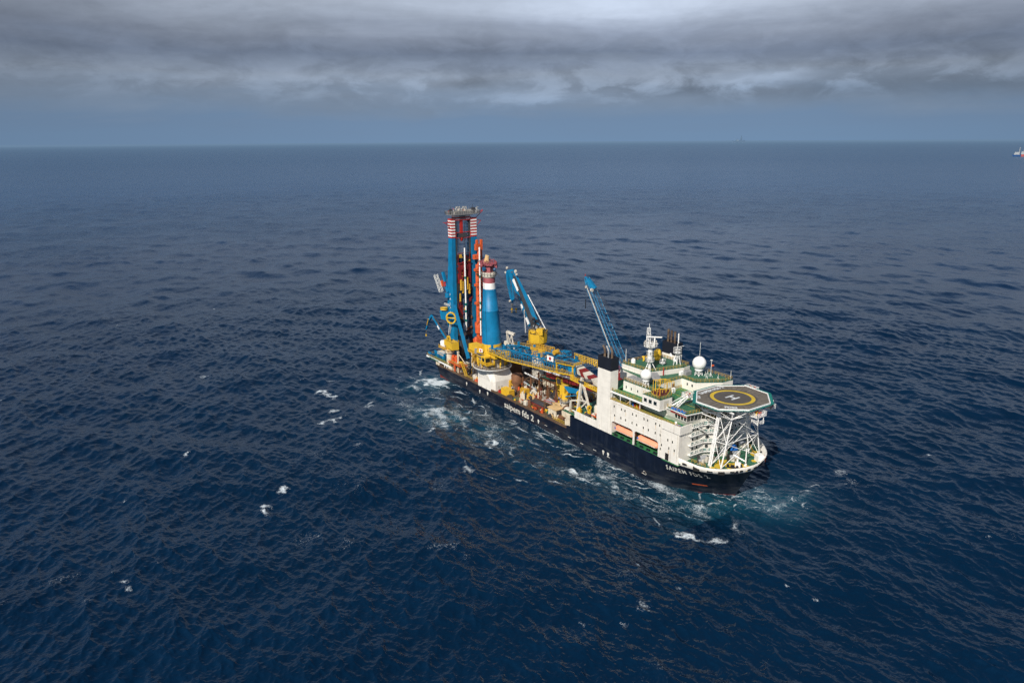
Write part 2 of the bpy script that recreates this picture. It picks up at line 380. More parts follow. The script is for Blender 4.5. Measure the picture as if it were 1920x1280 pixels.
# ---- superstructure
ss = MB()
ss.box(109.5, 150.5, -12.4, 16.98, 10.75, 22.0)                  # core
ss.box(119.6, 120.8, -17, -12.4, 10.7, 22.0)
ss.box(142.1, 150.52, -17, -12.4, 10.7, 22.0)
ss.box(120.8, 142.1, -17, -12.4, 15.75, 22.0)
ss.box(119.6, 150.52, -17.0, -16.75, 22.0, 22.95); ss.box(150.2, 150.52, -16.75, -13, 22.0, 22.95)
ss.box(119.6, 150.5, 16.75, 17.0, 22.0, 22.95)
for xx, s in ((120.8, 1), (130.9, -1), (131.5, 1), (142.1, -1)):       # rounded upper corners of the boat openings
    r = 1.1; P = [(xx, -17.0, 15.75)]; Q = [(xx, -16.7, 15.75)]
    for i in range(6):
        t = math.pi / 2 * i / 5; P.append((xx + s * (r - r * math.cos(t)), -17.0, 15.75 - r + r * math.sin(t))); Q.append((P[-1][0], -16.7, P[-1][2]))
    ss.add(P, [tuple(range(7)) if s > 0 else tuple(range(7))[::-1]]); n = 7
    ss.add(P + Q, [(i, i + 1, n + i + 1, n + i) for i in range(1, 6)])
ss.box(130.9, 131.5, -17, -16.6, 10.75, 15.75)
ss.box(143.5, 150.52, -17.35, -17.0, 20.7, 23.25); ss.box(150.52, 151.0, -17.35, -12.0, 20.7, 23.25)   # bridge wing box
superstr = ss.build('superstructure', 'cream', ship)
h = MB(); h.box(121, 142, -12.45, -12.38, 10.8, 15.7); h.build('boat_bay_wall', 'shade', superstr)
for z, xs in ((21.1, (121.8, 125.3, 127.0, 130.5, 132.1, 135.6, 137.2, 140.7, 142.4)), (18.05, (122.2, 125.2, 127.4, 130.4, 132.5, 135.5, 137.7, 140.7, 142.8)),
              (15.0, (143.5, 146.6, 148.8)), (17.5, (146.0, 147.9)), (13.6, (143.1,))):
    for x in xs:
        h = MB(); h.box(x - .2, x + .2, -17.04, -16.95, z - .36, z + .36, 0); h.box(x - .27, x + .27, -17.02, -16.95, z - .43, z + .43, 1)
        h.build('window', ['glass', 'offwhite'], superstr)
# side walkway deck, railings
h = MB(); h.box(113.3, 150.4, -16.72, 16.7, 22.0, 22.08); h.build('side_walkway', 'greenlt', ship)
h = MB(); h.rail([(120, -16.6, 22.9), (150.2, -16.6, 22.9)], .75, 1.2, .05); h.rail([(120, -16.6, 22.05), (150.2, -16.6, 22.05)], 1.0, 1.2, .04); h.build('walkway_railing', 'rail', ship)
# inner house between walkway and upper deck
h = MB(); h.box(113.5, 143, -12.5, 12.5, 22.08, 25.6)
ih = h.build('inner_house', 'cream', ship)
for x in (122.5, 126.5, 128.3, 130.2, 132.2, 135.0, 137.0, 139.0):
    h = MB(); h.box(x - .22, x + .22, -12.58, -12.4, 23.6, 24.4); h.build('window', 'glass', ih)
h = MB(); h.box(122.9, 123.9, -12.6, -12.4, 22.1, 24.3); h.build('door', 'dkgrey', ih)
h = MB(); h.ladder((124.8, -14.6, 22.1), (129.0, -14.6, 25.7), mi=0); h.build('stair', 'tan', ih)
# upper deck
h = MB(); h.box(119.6, 134.5, -16.5, 12.6, 25.6, 25.8, 0); h.box(113.0, 121.2, -13.4, 12.6, 25.6, 25.8, 0)
h.box(119.6, 134.4, -16.7, -16.5, 25.35, 25.95, 1); h.box(131, 143.5, -12.5, 16.9, 25.6, 25.82, 0)
for x in (120, 124, 128.5, 133): h.box(x - .08, x + .08, -16.5, -16.34, 22.0, 25.4, 1)
h.build('upper_deck', ['greenlt', 'white'], ship)
h = MB(); h.rail([(119.8, -16.3, 25.8), (134.4, -16.3, 25.8)], 1.1, 1.5, .045); h.build('upper_railing', 'rail', ship)
h = MB(); h.rail([(131.2, -7.3, 25.82), (131.2, 4.5, 25.82)], 1.1, 1.5, .04); h.build('upper_railing', 'rail', ship)
# upper house with projecting control room
UH = [(121.2, -12.6), (134.5, -12.6), (134.5, -17.05), (142, -17.05), (142, -11.7), (138, -8), (131, -7.6), (131, 4.7), (137, 4.7), (141.9, 12.2), (142.2, 16.98), (111, 16.98), (111, -4.5), (121.2, -6)]
h = MB(); h.prism(UH, 25.82, 29.1, 0); uh = h.build('upper_house', 'cream', ship)
h = MB()
h.prism([(x, y) for x, y in UH], 29.1, 29.25, 0); h.build('upper_house_roof', 'green', uh)
h = MB(); h.box(134.5, 142.05, -17.1, -12.5, 25.55, 25.85); h.build('control_room_floor', 'white', uh)
for x in (135.9, 138.0, 140.1):
    h = MB(); h.box(x - .55, x + .55, -17.14, -17.0, 27.1, 28.15, 0); h.box(x - .68, x + .68, -17.1, -17.0, 26.97, 28.28, 1); h.build('window', ['glass', 'steel'], uh)
for x, y in ((122.6, -12.6), (125.0, -12.6), (128.0, -12.6), (131.5, -12.6), (133.4, -12.6)):
    h = MB(); h.box(x - .2, x + .2, y - .06, y + .1, 26.8, 27.6); h.build('window', 'glass', uh)
h = MB(); h.box(130.99, 131.08, 0.2, 1.3, 25.85, 28); h.build('door', 'padred', uh)
for x, y in ((133.5, 4.7), (135.6, 4.7)):
    h = MB(); h.box(x - .25, x + .25, y - .08, y, 27.4, 28.2); h.build('window', 'glass', uh)
h = MB(); h.box(142.0, 142.06, -15.2, -13.2, 25.9, 28.4); h.build('shutter', 'offwhite', uh)
pz = 29.26
pad = [(134.6, -13.6), (134.4, -9.5), (136.6, -7.2), (138.3, -8.9), (140.2, -12.2), (140.0, -15.0), (137.5, -15.4)]
h = MB(); h.prism(pad, pz, pz + .05); gp = h.build('muster_pad', 'padred', uh)
h = MB()
for a, b in zip(pad, pad[1:] + pad[:1]): h.bar((*a, pz + .09), (*b, pz + .09), .18, .04)
h.build('pad_border', 'lineyel', gp)
# yellow bent pipes (vents) on the pad
for (x, y, l, hh, r) in ((133.6, -11.5, 1.6, 3.2, .16), (133.9, -9.6, 1.4, 3.0, .14), (134.7, -9.9, 2.2, 3.4, .22), (135.6, -8.6, 1.8, 3.2, .14), (136.6, -8.2, 2.2, 2.8, .18),
                     (137.4, -9.4, 1.6, 3.0, .13), (138.3, -14.6, 1.8, 2.0, .16), (139.2, -14.2, 1.9, 2.1, .16), (137.4, -15.3, 1.6, 2.0, .13), (135.3, -12.2, 1.6, 3.8, .25)):
    h = MB(); h.path([(x, y, pz), (x, y, pz + hh), (x + l * .5, y + l * .8, pz + hh), (x + l * .5, y + l * .8, pz + hh * .45)], r * .6, 6); h.build('vent_pipe', 'yellow', uh)
h = MB(); h.rail([(134.6, -16.9, 29.25), (141.9, -16.9, 29.25), (141.9, -11.8, 29.25), (138, -8.1, 29.25)], 1.05, 1.3, .04); h.rail([(121.4, -12.5, 29.25), (134.4, -12.5, 29.25)], 1.05, 1.3, .04)
h.rail([(131.2, -7, 29.25), (131.2, 4.9, 29.25), (137, 4.9, 29.25), (141.7, 12.2, 29.25), (142, 16.8, 29.25), (128, 16.8, 29.25)], 1.05, 1.4, .045); h.build('roof_railing', 'rail', uh)
h = MB(); h.tube((140.9, -16.3, 29.2), (140.9, -16.3, 32.6), .09, n=6); h.build('mast_light', 'red', uh)
# top house
TH = [(111, -3.9), (124.0, -3.6), (127.3, 9.8), (126.8, 13.2), (112, 13.2)]
h = MB(); h.prism(TH, 29.25, 30.9, 0); th = h.build('top_house', 'cream', ship)
h = MB(); h.prism([(111.1, -3.8), (123.9, -3.5), (127.1, 9.8), (126.6, 13.1), (112.1, 13.1)], 30.9, 31.0); h.build('top_house_roof', 'green', th)
h = MB(); h.rail([(111.2, -3.7, 31), (123.8, -3.4, 31), (127.0, 9.7, 31), (126.5, 13, 31), (112.2, 13, 31), (111.2, -3.7, 31)], 1.05, 1.4, .045); h.build('roof_railing', 'rail', th)
for x in (113.2, 114.6, 116.2):
    h = MB(); h.box(x, x + .7, -4.0, -3.8, 26.4, 28.6); h.box(x, x + .7, -4.05, -3.9, 26.4, 28.6); h.build('louvre', 'crimson', th)
h = MB(); h.box(111, 121.2, -4.1, -3.9, 25.8, 29.3); h.build('aft_wall', 'cream', th)
for y in (0, 3.5, 7):
    h = MB(); h.obox((125.2 + y * .24 - .9, y, 30.2), (.15, .8, .5), math.radians(-14)); h.build('vent_grille', 'offwhite', th)
h = MB(); h.add([(124.3, -4.2, 30.9), (128.3, -5.6, 29.3), (129.5, -2.8, 29.3), (125.3, -1.2, 30.9)], [(0, 1, 2, 3)]); h.box(124.2, 127, -3.9, -1.5, 29.3, 30.2)
h.build('inclined_hatch', 'grey', th)
# big exhaust funnels
for sg in (-1, 1):
    y0, y1 = (-17.02, -13.6) if sg < 0 else (13.6, 17.0)
    h = MB(); h.box(113.3, 119.6, y0, y1, 10.7 if sg < 0 else 22, 32.65); fu = h.build('funnel', 'cream', ship)
    h = MB(); a, b, c, d = 113.25, 119.65, y0 - .05, y1 + .05
    h.box(a, b, c, d, 32.65, 36.2)
    h.box(a, b, c, c + .2, 36.2, 36.95); h.box(a, b, d - .2, d, 36.2, 36.95); h.box(a, a + .2, c + .2, d - .2, 36.2, 36.95); h.box(b - .2, b, c + .2, d - .2, 36.2, 36.95)
    h.build('funnel_cap', 'black', fu)
    if sg < 0:
        for x, y, m_ in ((114.6, -15.2, 'sooty'), (116.1, -15.0, 'steel'), (117.8, -14.9, 'sooty')):
            h = MB(); h.path([(x, y, 36), (x, y, 38.5), (x - .8, y - .2, 40.1)], .42 if m_ == 'sooty' else .3, 10); h.build('exhaust_pipe', m_, fu)
    else:
        for x, y, hh, m_ in ((114.0, 15.6, 40.9, 'sooty'), (115.5, 15.6, 40.7, 'sooty'), (117.0, 15.8, 40.6, 'sooty'), (118.5, 16.0, 40.2, 'white')):
            h = MB(); h.tube((x, y, 36), (x, y, hh), .42 if m_ == 'sooty' else .22, n=10); h.build('exhaust_pipe', m_, fu)
h = MB(); h.box(113, 119.6, -13.6, -12.4, 22.1, 24.6); h.build('funnel_arch', 'cream', ship)
h = MB(); h.rail([(119.7, -16.9, 22.1), (119.7, -13.6, 22.1)], 1.0, 1.0, .05); h.build('stern_rail', 'rail', ship)

# ---- bridge
BT = [(142, -14.4), (150.8, -14.6), (151.6, -8.5), (154.4, -4), (154.4, 4), (151.6, 8.5), (150.8, 14.6), (142, 14.4)]
BM = [(142, -13.4), (149.9, -13.6), (150.7, -8.1), (153.3, -3.7), (153.3, 3.7), (150.7, 8.1), (149.9, 13.6), (142, 13.4)]
BB = [(139.4, -12.4), (149.3, -12.6), (150.2, -7.9), (152.8, -3.6), (152.8, 3.6), (150.2, 7.9), (149.3, 12.6), (139.4, 12.4)]
h = MB(); h.prism(BB, 22.08, 23.7, 0, poly2=BM); h.prism(BM, 23.7, 26.45, 0, poly2=BT)
bridge = h.build('bridge', 'cream', ship)
h = MB(); RT = [(142.8, -14.9), (151.1, -15.0), (152.0, -8.8), (154.9, -4.2), (154.9, 4.2), (152.0, 8.8), (151.1, 15.0), (142.8, 14.9)]
h.prism(RT, 26.45, 26.65, 0); h.prism([(142.9, -14.7), (150.9, -14.8), (151.8, -8.7), (154.7, -4.1), (154.7, 4.1), (151.8, 8.7), (150.9, 14.8), (142.9, 14.7)], 26.65, 26.7, 1)
h.build('bridge_roof', ['white', 'green'], bridge)
h = MB(); h.rail([(142.8, -14.5, 26.7), (150.7, -14.6, 26.7), (151.6, -8.6, 26.7), (154.4, -4, 26.7), (154.4, 4, 26.7), (151.6, 8.6, 26.7), (150.7, 14.6, 26.7)], 1.05, 1.3, .045); h.build('roof_railing', 'rail', bridge)
def facet_windows(a0, a1, b0, b1, z0, z1, n, zb, zt, w=.78):
    a0, a1, b0, b1 = V3((*a0, z0)), V3((*a1, z0)), V3((*b0, z1)), V3((*b1, z1))
    nrm = (a1 - a0).cross(b0 - a0).normalized() * .05
    for i in range(n):
        c = (i + .5) / n; e = w / n / 2; t0 = (zb - z0) / (z1 - z0); t1 = (zt - z0) / (z1 - z0); P = []
        for s, t in ((c - e, t0), (c + e, t0), (c + e, t1), (c - e, t1)):
            P.append(a0.lerp(a1, s).lerp(b0.lerp(b1, s), t) + nrm)
        h = MB(); h.add(P, [(0, 1, 2, 3)]); h.add([p - nrm * .9 for p in P], [(0, 1, 2, 3)]); h.build('window', 'glass', bridge)
for i, n in enumerate((4, 4, 4, 5, 4, 4)): 
    if i == 0: facet_windows((145.2, -13.5), BM[1], (145.6, -14.5), BT[1], 23.7, 26.45, 4, 24.1, 25.7, .62)
    else: facet_windows(BM[i], BM[i + 1], BT[i], BT[i + 1], 23.7, 26.45, n, 24.0, 25.9)
h = MB(); h.bar((146.2, -14.6, 25.8), (150.8, -14.8, 25.8), .15, .12); h.obox((144.9, -14.35, 26.0), (1.8, .12, .7)); h.build('bridge_sign', 'red', bridge)
h = MB()
for k in range(9): h.obox((144.6 + k * .62, -14.2, 26.9 + .25 * (k % 2)), (.5, .9, .5))
h.build('signal_lockers', 'bluebr', bridge)
h = MB(); h.ladder((144.5, -12.3, 26.7), (146.0, -9.2, 30.0), 1.2); h.ladder((142.7, -12.5, 26.7), (146.2, -9.3, 30.2), .6); h.build('gangway_stair', 'white', bridge)
# front walkway and balconies
def fpoly(o, y=12.8): return [(150.5, -y), (150.5 + o, -y), (150.6 + o, -7.4), (153.0 + o, -3.2), (153.0 + o, 3.2), (150.6 + o, 7.4), (150.5 + o, y), (150.5, y)]
fw = MB(); fw.prism([(150.5, -8), (150.55, -7.8), (152.4, -3.5), (152.4, 3.5), (150.55, 7.8), (150.5, 8)], 11.3, 22.0)
fwall = fw.build('front_bay', 'cream', ship)
for i, z in enumerate((13.3, 16.4, 19.5, 22.0)):
    h = MB(); P = fpoly(1.2 if i < 3 else .9, 13.0 if i < 3 else 12); h.prism(P, z - .22, z, 0); bal = h.build('balcony', 'white', ship)
    h = MB(); pts = [(x - .08, y, z) for x, y in P[1:-1]]; h.rail(pts, 1.1, 1.25, .07, nr=2); h.build('balcony_railing', 'railw', bal)
    h = MB()
    for a, b in zip(pts, pts[1:]):
        a, b = V3(a), V3(b); n = max(1, round((b - a).length / 1.9))
        for k in range(n):
            c0 = a.lerp(b, (k + .14) / n) + Vector((-.12, 0, .15)); c1 = a.lerp(b, (k + .86) / n) + Vector((-.12, 0, .15))
            h.quad(c0, c1, c1 + Vector((0, 0, .78)), c0 + Vector((0, 0, .78)))
    h.build('windbreak_panels', 'net', bal)
    if i < 3:
        for y in (-11.0, -9.0, -5.8, 5.8, 9.0, 11):
            h = MB(); h.box(150.5, 150.56 + (0 if abs(y) > 7 else 1.4), y - .3, y + .3, z + .9, z + 1.8); h.build('window', 'glass', fwall)
h = MB(); h.ladder((152.0, -10.5, 22), (152.6, -7.0, 19.5)); h.build('front_stair', 'railw', ship)

# ---- helideck
HZ = 30.5
OC = [(145.6, -4.6), (151.6, -11.7), (159.8, -11.5), (165.3, -4.7), (165.4, 4.8), (159.6, 11.4), (151.0, 11.9), (145.8, 4.3)]
hc = (155.5, 0.0)
sc_ = lambda k: [(hc[0] + (x - hc[0]) * k, hc[1] + (y - hc[1]) * k) for x, y in OC]
h = MB(); h.prism(OC, HZ - .5, HZ, 1, 0)
heli = h.build('helideck', ['heli', 'white'], ship)
def flatring(mb, c, r0, r1, z, n=64, mi=0):
    P = []
    for r in (r0, r1):
        for i in range(n): t = 2 * math.pi * i / n; P.append((c[0] + r * math.cos(t), c[1] + r * math.sin(t), z))
    mb.add(P, [(i, n + i, n + (i + 1) % n, (i + 1) % n) for i in range(n)], mi)
h = MB(); flatring(h, hc, 5.55, 6.65, HZ + .012); h.build('landing_circle', 'lineyel', heli)
h = MB(); flatring(h, hc, 0.001, 5.5, HZ + .006); flatring(h, hc, 6.7, 7.3, HZ + .006); h.build('landing_area', 'helidk', heli)
# H marking, bars run with the ship's beam direction seen in the photo
h = MB()
def hm(u0, u1, v0, v1):
    a = 0; P = []
    for u, v in ((u0, v0), (u1, v0), (u1, v1), (u0, v1)):
        P.append((hc[0] + u * math.cos(a) - v * math.sin(a), hc[1] + u * math.sin(a) + v * math.cos(a), HZ + .018))
    h.add(P, [(0, 1, 2, 3)])
hm(-1.45, -.85, -1.9, 1.9); hm(.85, 1.45, -1.9, 1.9); hm(-.85, .85, -.33, .33)
h.build('letter_h', 'linewht', heli)
h = MB()
inner = sc_(.985); outer = OC
for a, b, c, d in zip(inner, inner[1:] + inner[:1], outer[1:] + outer[:1], outer): h.quad((*a, HZ + .01), (*d, HZ + .01), (*c, HZ + .01), (*b, HZ + .01))
for a, b in zip(OC, OC[1:] + OC[:1]): h.bar((*a, HZ), (*b, HZ), .28, .35)
h.build('deck_border', 'white', heli)
h = MB()
for k in range(36):
    t = 2 * math.pi * k / 36; d = Vector((math.cos(t), math.sin(t), 0)); c = Vector((*hc, HZ + .012))
    r = 0
    for a, b in zip(OC, OC[1:] + OC[:1]):
        a = Vector((a[0] - hc[0], a[1] - hc[1], 0)); b = Vector((b[0] - hc[0], b[1] - hc[1], 0)); e = b - a
        den = d.x * e.y - d.y * e.x
        if abs(den) > 1e-6:
            tt = (a.x * e.y - a.y * e.x) / den; uu = (a.x * d.y - a.y * d.x) / den
            if tt > 0 and 0 <= uu <= 1: r = tt
    h.bar(c + d * 7.3, c + d * (r * .97), .07, .012)
h.build('tie_down_lines', 'rubber', heli)
def hl(x0, y0, ang, sx=1.0):
    a = math.radians(ang)
    return lambda u, v: (x0 + u * math.cos(a) - v * math.sin(a), y0 + u * math.sin(a) + v * math.cos(a), HZ + .02)
lettering('deck_lettering', 'SAIPEM FDS 2', 2.0, hl(148.0, -5.4, 90), 'linewht', heli, bold=.09, width=10.8)
lettering('deck_lettering', '12.6', 1.5, hl(150.6, -8.8, 135), 'linewht', heli, bold=.07)
lettering('deck_lettering', 'FDS2', 1.7, hl(159.9, -9.0, 45), 'linewht', heli, bold=.08)
h = MB(); net = sc_(1.10)
for i, (a, b) in enumerate(zip(OC, OC[1:] + OC[:1])):
    c, d = net[(i + 1) % 8], net[i]
    h.quad((*a, HZ - .35), (*b, HZ - .35), (*c, HZ - .1), (*d, HZ - .1))
netp = h.build('safety_net', 'net', heli)
h = MB()
for i, (a, b) in enumerate(zip(OC, OC[1:] + OC[:1])):
    c, d = net[(i + 1) % 8], net[i]; h.bar((*d, HZ - .05), (*c, HZ - .05), .12)
    for k in range(6): t = k / 5; h.bar((lp(a[0], b[0], t), lp(a[1], b[1], t), HZ - .3), (lp(d[0], c[0], t), lp(d[1], c[1], t), HZ - .04), .1)
h.build('net_frame', 'net', netp)
# truss under the deck
h = MB(); lo = sc_(.86); low = [(152.2, -9.4), (162.6, -8.8), (163.5, 3.0), (158.5, 6.5), (151, 6)]
for a, b in zip(low, low[1:] + low[:1]): h.tube((*a, 27.6), (*b, 27.6), .2, n=6); h.tube((*a, 27.6), (*b, 30.0), .08, n=5); h.tube((*a, 27.6), (*a, 30.0), .1, n=5)
for p, q in ((0, 2), (1, 3), (0, 3), (1, 4)): h.tube((*low[p], 27.6), (*low[q], 27.6), .1, n=5)
for a in OC: 
    m_ = min(low, key=lambda q: (q[0] - a[0]) ** 2 + (q[1] - a[1]) ** 2); h.tube((*a, 29.9), (*m_, 27.6), .08, n=5)
for k in range(-4, 5): h.bar((147.5, k * 2.3, 29.75), (163.5, k * 2.3, 29.75), .18, .45)
h.build('support_truss', 'white', heli)
LG = [((157.8, -10.7), (158.2, -8.6)), ((161.2, -10.4), (162.0, -7.6)), ((162.0, 6.9), (161.6, 3.6)), ((158.2, 6.6), (157.6, 3.4))]
for b_, t_ in LG: h = MB(); h.tube((*b_, 11.3), (*t_, 28.6), .21, .19, 10); h.build('leg', 'white', heli)
h = MB()
def LP(i, z): b_, t_ = LG[i]; t = (z - 11.3) / 17.3; return (lp(b_[0], t_[0], t), lp(b_[1], t_[1], t), z)
for i, j in ((0, 3), (1, 2), (0, 1), (2, 3)):
    for z0, z1 in ((12, 19.5), (19.5, 27.6)): h.tube(LP(i, z0), LP(j, z1), .1, n=6); h.tube(LP(j, z0), LP(i, z1), .1, n=6)
    h.tube(LP(i, 19.5), LP(j, 19.5), .11, n=6)
h.tube((158.2, -8.0, 23.5), (150.6, -6, 22), .15, n=5); h.tube(LP(0, 26), (150.6, -9, 26.2), .15, n=5); h.tube(LP(3, 24), (150.6, 6, 22), .15, n=5)
h.ladder((157.2, -10.9, 11.4), (157.7, -8.9, 28.4), .5, rails=False)
h.build('leg_bracing', 'white', heli)
# access platforms with fire monitors
for (x, y, z, dx, dy) in ((144.6, -7.6, 29.4, 2.4, 3.0), (165.6, -1.0, 28.2, 3.0, 4.4), (163.8, 7.2, 28.2, 2.4, 2.4), (152.3, 13.4, 29.4, 4.2, 1.8)):
    h = MB(); h.box(x - dx / 2, x + dx / 2, y - dy / 2, y + dy / 2, z - .2, z, 0)
    h.rail([(x - dx / 2, y - dy / 2, z), (x + dx / 2, y - dy / 2, z), (x + dx / 2, y + dy / 2, z), (x - dx / 2, y + dy / 2, z), (x - dx / 2, y - dy / 2, z)], 1.1, .9, .05, 0, 3)
    if x > 165:
        for k in (-1, 1): h.bar((x + 1.2, y + k * 1.2, z), (x + 1.2, y + k * 1.2, z - 2.6), .2); 
        h.bar((x + 1.2, y - 1.2, z - 2.6), (x - 3, y, z - 1.6), .2); h.rail([(x - 1, y - 1.2, z - 2.4), (x + 1.4, y - 1.2, z - 2.4), (x + 1.4, y + 1.2, z - 2.4)], 1, .8, .05)
    pf = h.build('access_platform', 'white', heli)
    for k, m_ in enumerate(('red', 'yellow', 'orange', 'red')):
        h = MB(); cx = x + (k - 1.5) * dx * .2; cy = y + .35 * (-1) ** k; h.tube((cx, cy, z), (cx, cy, z + .8), .28, n=8); h.tube((cx, cy, z + .75), (cx + .7, cy - .3, z + 1.2), .13, n=6)
        h.build('fire_monitor', m_, pf)

# ---- masts, radomes, domes
def radome(name, x, y, zb, zc, r, matn='white', legs=True):
    h = MB(); h.sphere((x, y, zc), r, 0, 28, 16, bottom=-58)
    o = h.build(name, matn, ship)
    h = MB(); h.lathe(x, y, [(r * .42, zc - r * 1.25), (r * .62, zc - r * 1.05), (r * .62, zc - r * .95), (r * .55, zc - r * .8)], 20)
    zz = zc - r * 1.25
    for k in range(4):
        t = math.pi / 4 + k * math.pi / 2; u = math.pi / 4 + (k + 1) * math.pi / 2; R0 = r * .55; R1 = r * .45
        a = (x + R0 * math.cos(t), y + R0 * math.sin(t), zb); b = (x + R1 * math.cos(t), y + R1 * math.sin(t), zz); c = (x + R0 * math.cos(u), y + R0 * math.sin(u), zb); d = (x + R1 * math.cos(u), y + R1 * math.sin(u), zz)
        h.tube(a, b, .12, n=5); h.tube(a, d, .07, n=4); h.tube(c, b, .07, n=4)
    h.build('stand', 'white', o); return o
radome('radome', 130.4, -11.6, 29.25, 33.3, 1.85); radome('radome', 132.4, 11.3, 29.25, 33.6, 2.3)
for (x, y, r, zh, m_) in ((113.2, -.5, .8, .9, 'white'), (117.4, 14.2, .85, 1.6, 'white'), (115.2, 9.3, 1.25, 2.7, 'yellow'), (120.2, 13.0, .8, .5, 'white')):
    h = MB(); h.lathe(x, y, [(r, 31.0), (r, 31.0 + zh), (r * .92, 31 + zh + r * .4), (r * .7, 31 + zh + r * .72), (r * .35, 31 + zh + r * .95), (.01, 31 + zh + r)], 20)
    if m_ == 'yellow': h.lathe(x, y, [(r * 1.06, 31.3), (r * 1.06, 31.5)], 20); h.lathe(x, y, [(r * 1.05, 32.6), (r * 1.05, 32.75)], 20)
    h.build('antenna_dome', m_, th)
mx, my = 122.0, -1.5
h = MB(); h.lathe(mx, my, [(.55, 31), (.5, 33.6), (.95, 34.2), (.9, 37.4), (.75, 39.2)], 12)
for k in range(3):
    t = k * 2.1 + .5; h.tube((mx + 2.2 * math.cos(t), my + 2.2 * math.sin(t), 31), (mx + .5 * math.cos(t), my + .5 * math.sin(t), 34), .14, n=5)
mast = h.build('radar_mast', 'white', ship)
for z, r in ((34.0, 1.5), (36.4, 1.2), (39.3, 2.3)):
    h = MB(); h.lathe(mx, my, [(r * .8, z - .3), (r, z), (r, z + .1)], 10, smooth=False); ring = [(mx + r * math.cos(i * math.pi / 4), my + r * math.sin(i * math.pi / 4), z + .1) for i in range(9)]
    h.rail(ring, 1.0, .9, .05); h.build('mast_platform', 'railw', mast)
h = MB(); h.lattice((mx - .9, my - .2, 39.3), (mx - .9, my - .2, 45.4), 1.1, 1.1, 6, .09, .06, w2=.7, h2=.7); h.tube((mx - .9, my, 45.4), (mx - .9, my, 46.9), .08, n=5)
h.bar((mx - 2.3, my - 1, 40.2), (mx + 1.9, my + 1.6, 40.2), .14); h.bar((mx - 2.0, my, 43.2), (mx + .2, my, 43.2), .1); h.build('lattice_topmast', 'white', mast)
h = MB(); h.tube((mx + .9, my + .9, 39.4), (mx + .9, my + .9, 42.1), .28, n=8); h.bar((mx - .9, my - .9, 42.5), (mx + 2.2, my + 3.0, 42.35), .22, .4); h.build('radar_scanner', 'white', mast)
for k in range(6):
    h = MB(); t = k * 1.05; h.tube((mx + 1.9 * math.cos(t), my + 1.9 * math.sin(t), 39.4), (mx + 1.9 * math.cos(t), my + 1.9 * math.sin(t), 40.6 + .25 * (k % 3)), .12, n=5); h.sphere((mx + 1.9 * math.cos(t), my + 1.9 * math.sin(t), 40.8 + .25 * (k % 3)), .22, 0, 8, 6); h.build('navigation_light', 'offwhite', mast)
# second lattice mast
a0 = (123.4, 10.3)
h = MB()
for k in range(3):
    t = k * 2.094 + .3; h.tube((a0[0] + 1.4 * math.cos(t), a0[1] + 1.4 * math.sin(t), 31), (a0[0] + .45 * math.cos(t), a0[1] + .45 * math.sin(t), 35.2), .13, n=5)
h.tube((a0[0], a0[1], 31), (a0[0], a0[1], 36), .2, n=6); h.lathe(a0[0], a0[1], [(1.2, 35.1), (1.5, 35.3), (1.5, 35.4)], 12)
h.rail([(a0[0] + 1.4 * math.cos(i * math.pi / 4), a0[1] + 1.4 * math.sin(i * math.pi / 4), 35.4) for i in range(9)], 1.6, .9, .06, nr=3); h.tube((a0[0], a0[1], 35), (a0[0], a0[1], 38.4), .1, n=5); h.bar((a0[0], a0[1] - .2, 37.2), (a0[0] + .5, a0[1] + 2.6, 37.4), .12)
h.build('antenna_mast', 'white', ship)
h = MB(); h.lathe(120.9, 5.9, [(.9, 31.6), (1.15, 31.8), (1.15, 31.9)], 14); h.rail([(120.9 + 1.1 * math.cos(i * math.pi / 4), 5.9 + 1.1 * math.sin(i * math.pi / 4), 31.9) for i in range(9)], 1.1, .8, .05); h.tube((120.9, 5.9, 31), (120.9, 5.9, 33.3), .28, n=8); h.build('compass_platform', 'white', ship)
for x, y, z0, z1, r in ((135.6, 13.6, 29.2, 35.0, .12), (128.9, 15.4, 29.2, 39.5, .1), (112.2, -3.2, 31, 36.3, .13), (112.8, -6.5, 29.2, 33.8, .05), (111.8, 8.0, 31, 37.8, .06), (141.6, 16.4, 29.2, 32.3, .1)):
    h = MB(); h.tube((x, y, z0), (x, y, z1), r, r * .6, 6)
    if x == 135.6:
        for k in range(4): t = k * math.pi / 2; h.tube((x + .8 * math.cos(t), y + .8 * math.sin(t), z0), (x, y, z0 + 1.3), .07, n=4)
        h.lathe(x, y, [(.1, 34.7), (.5, 35), (.1, 35.1)], 10)
    h.build('antenna_pole', 'railw', ship)
h = MB(); h.add([(135.7, 13.6, 33.5), (136.1, 14.5, 33.3), (136.0, 14.4, 32.8), (135.7, 13.6, 32.7)], [(0, 1, 2, 3)]); h.add([(135.7, 13.6, 33.5), (136.1, 14.5, 33.3), (136.0, 14.4, 32.8), (135.7, 13.6, 32.7)], [(3, 2, 1, 0)]); h.build('pennant', 'orange', ship)
for x, y in ((133.6, 14.4), (134.4, 12.3), (136.2, 11.0), (139.0, 13.3)):
    h = MB()
    for k in range(3): t = k * 2.1; h.tube((x + .4 * math.cos(t), y + .4 * math.sin(t), 29.25), (x, y, 30.3), .06, n=4)
    h.tube((x, y, 30.2), (x, y, 31.0), .06, n=4); h.build('signal_stand', 'railw', ship)
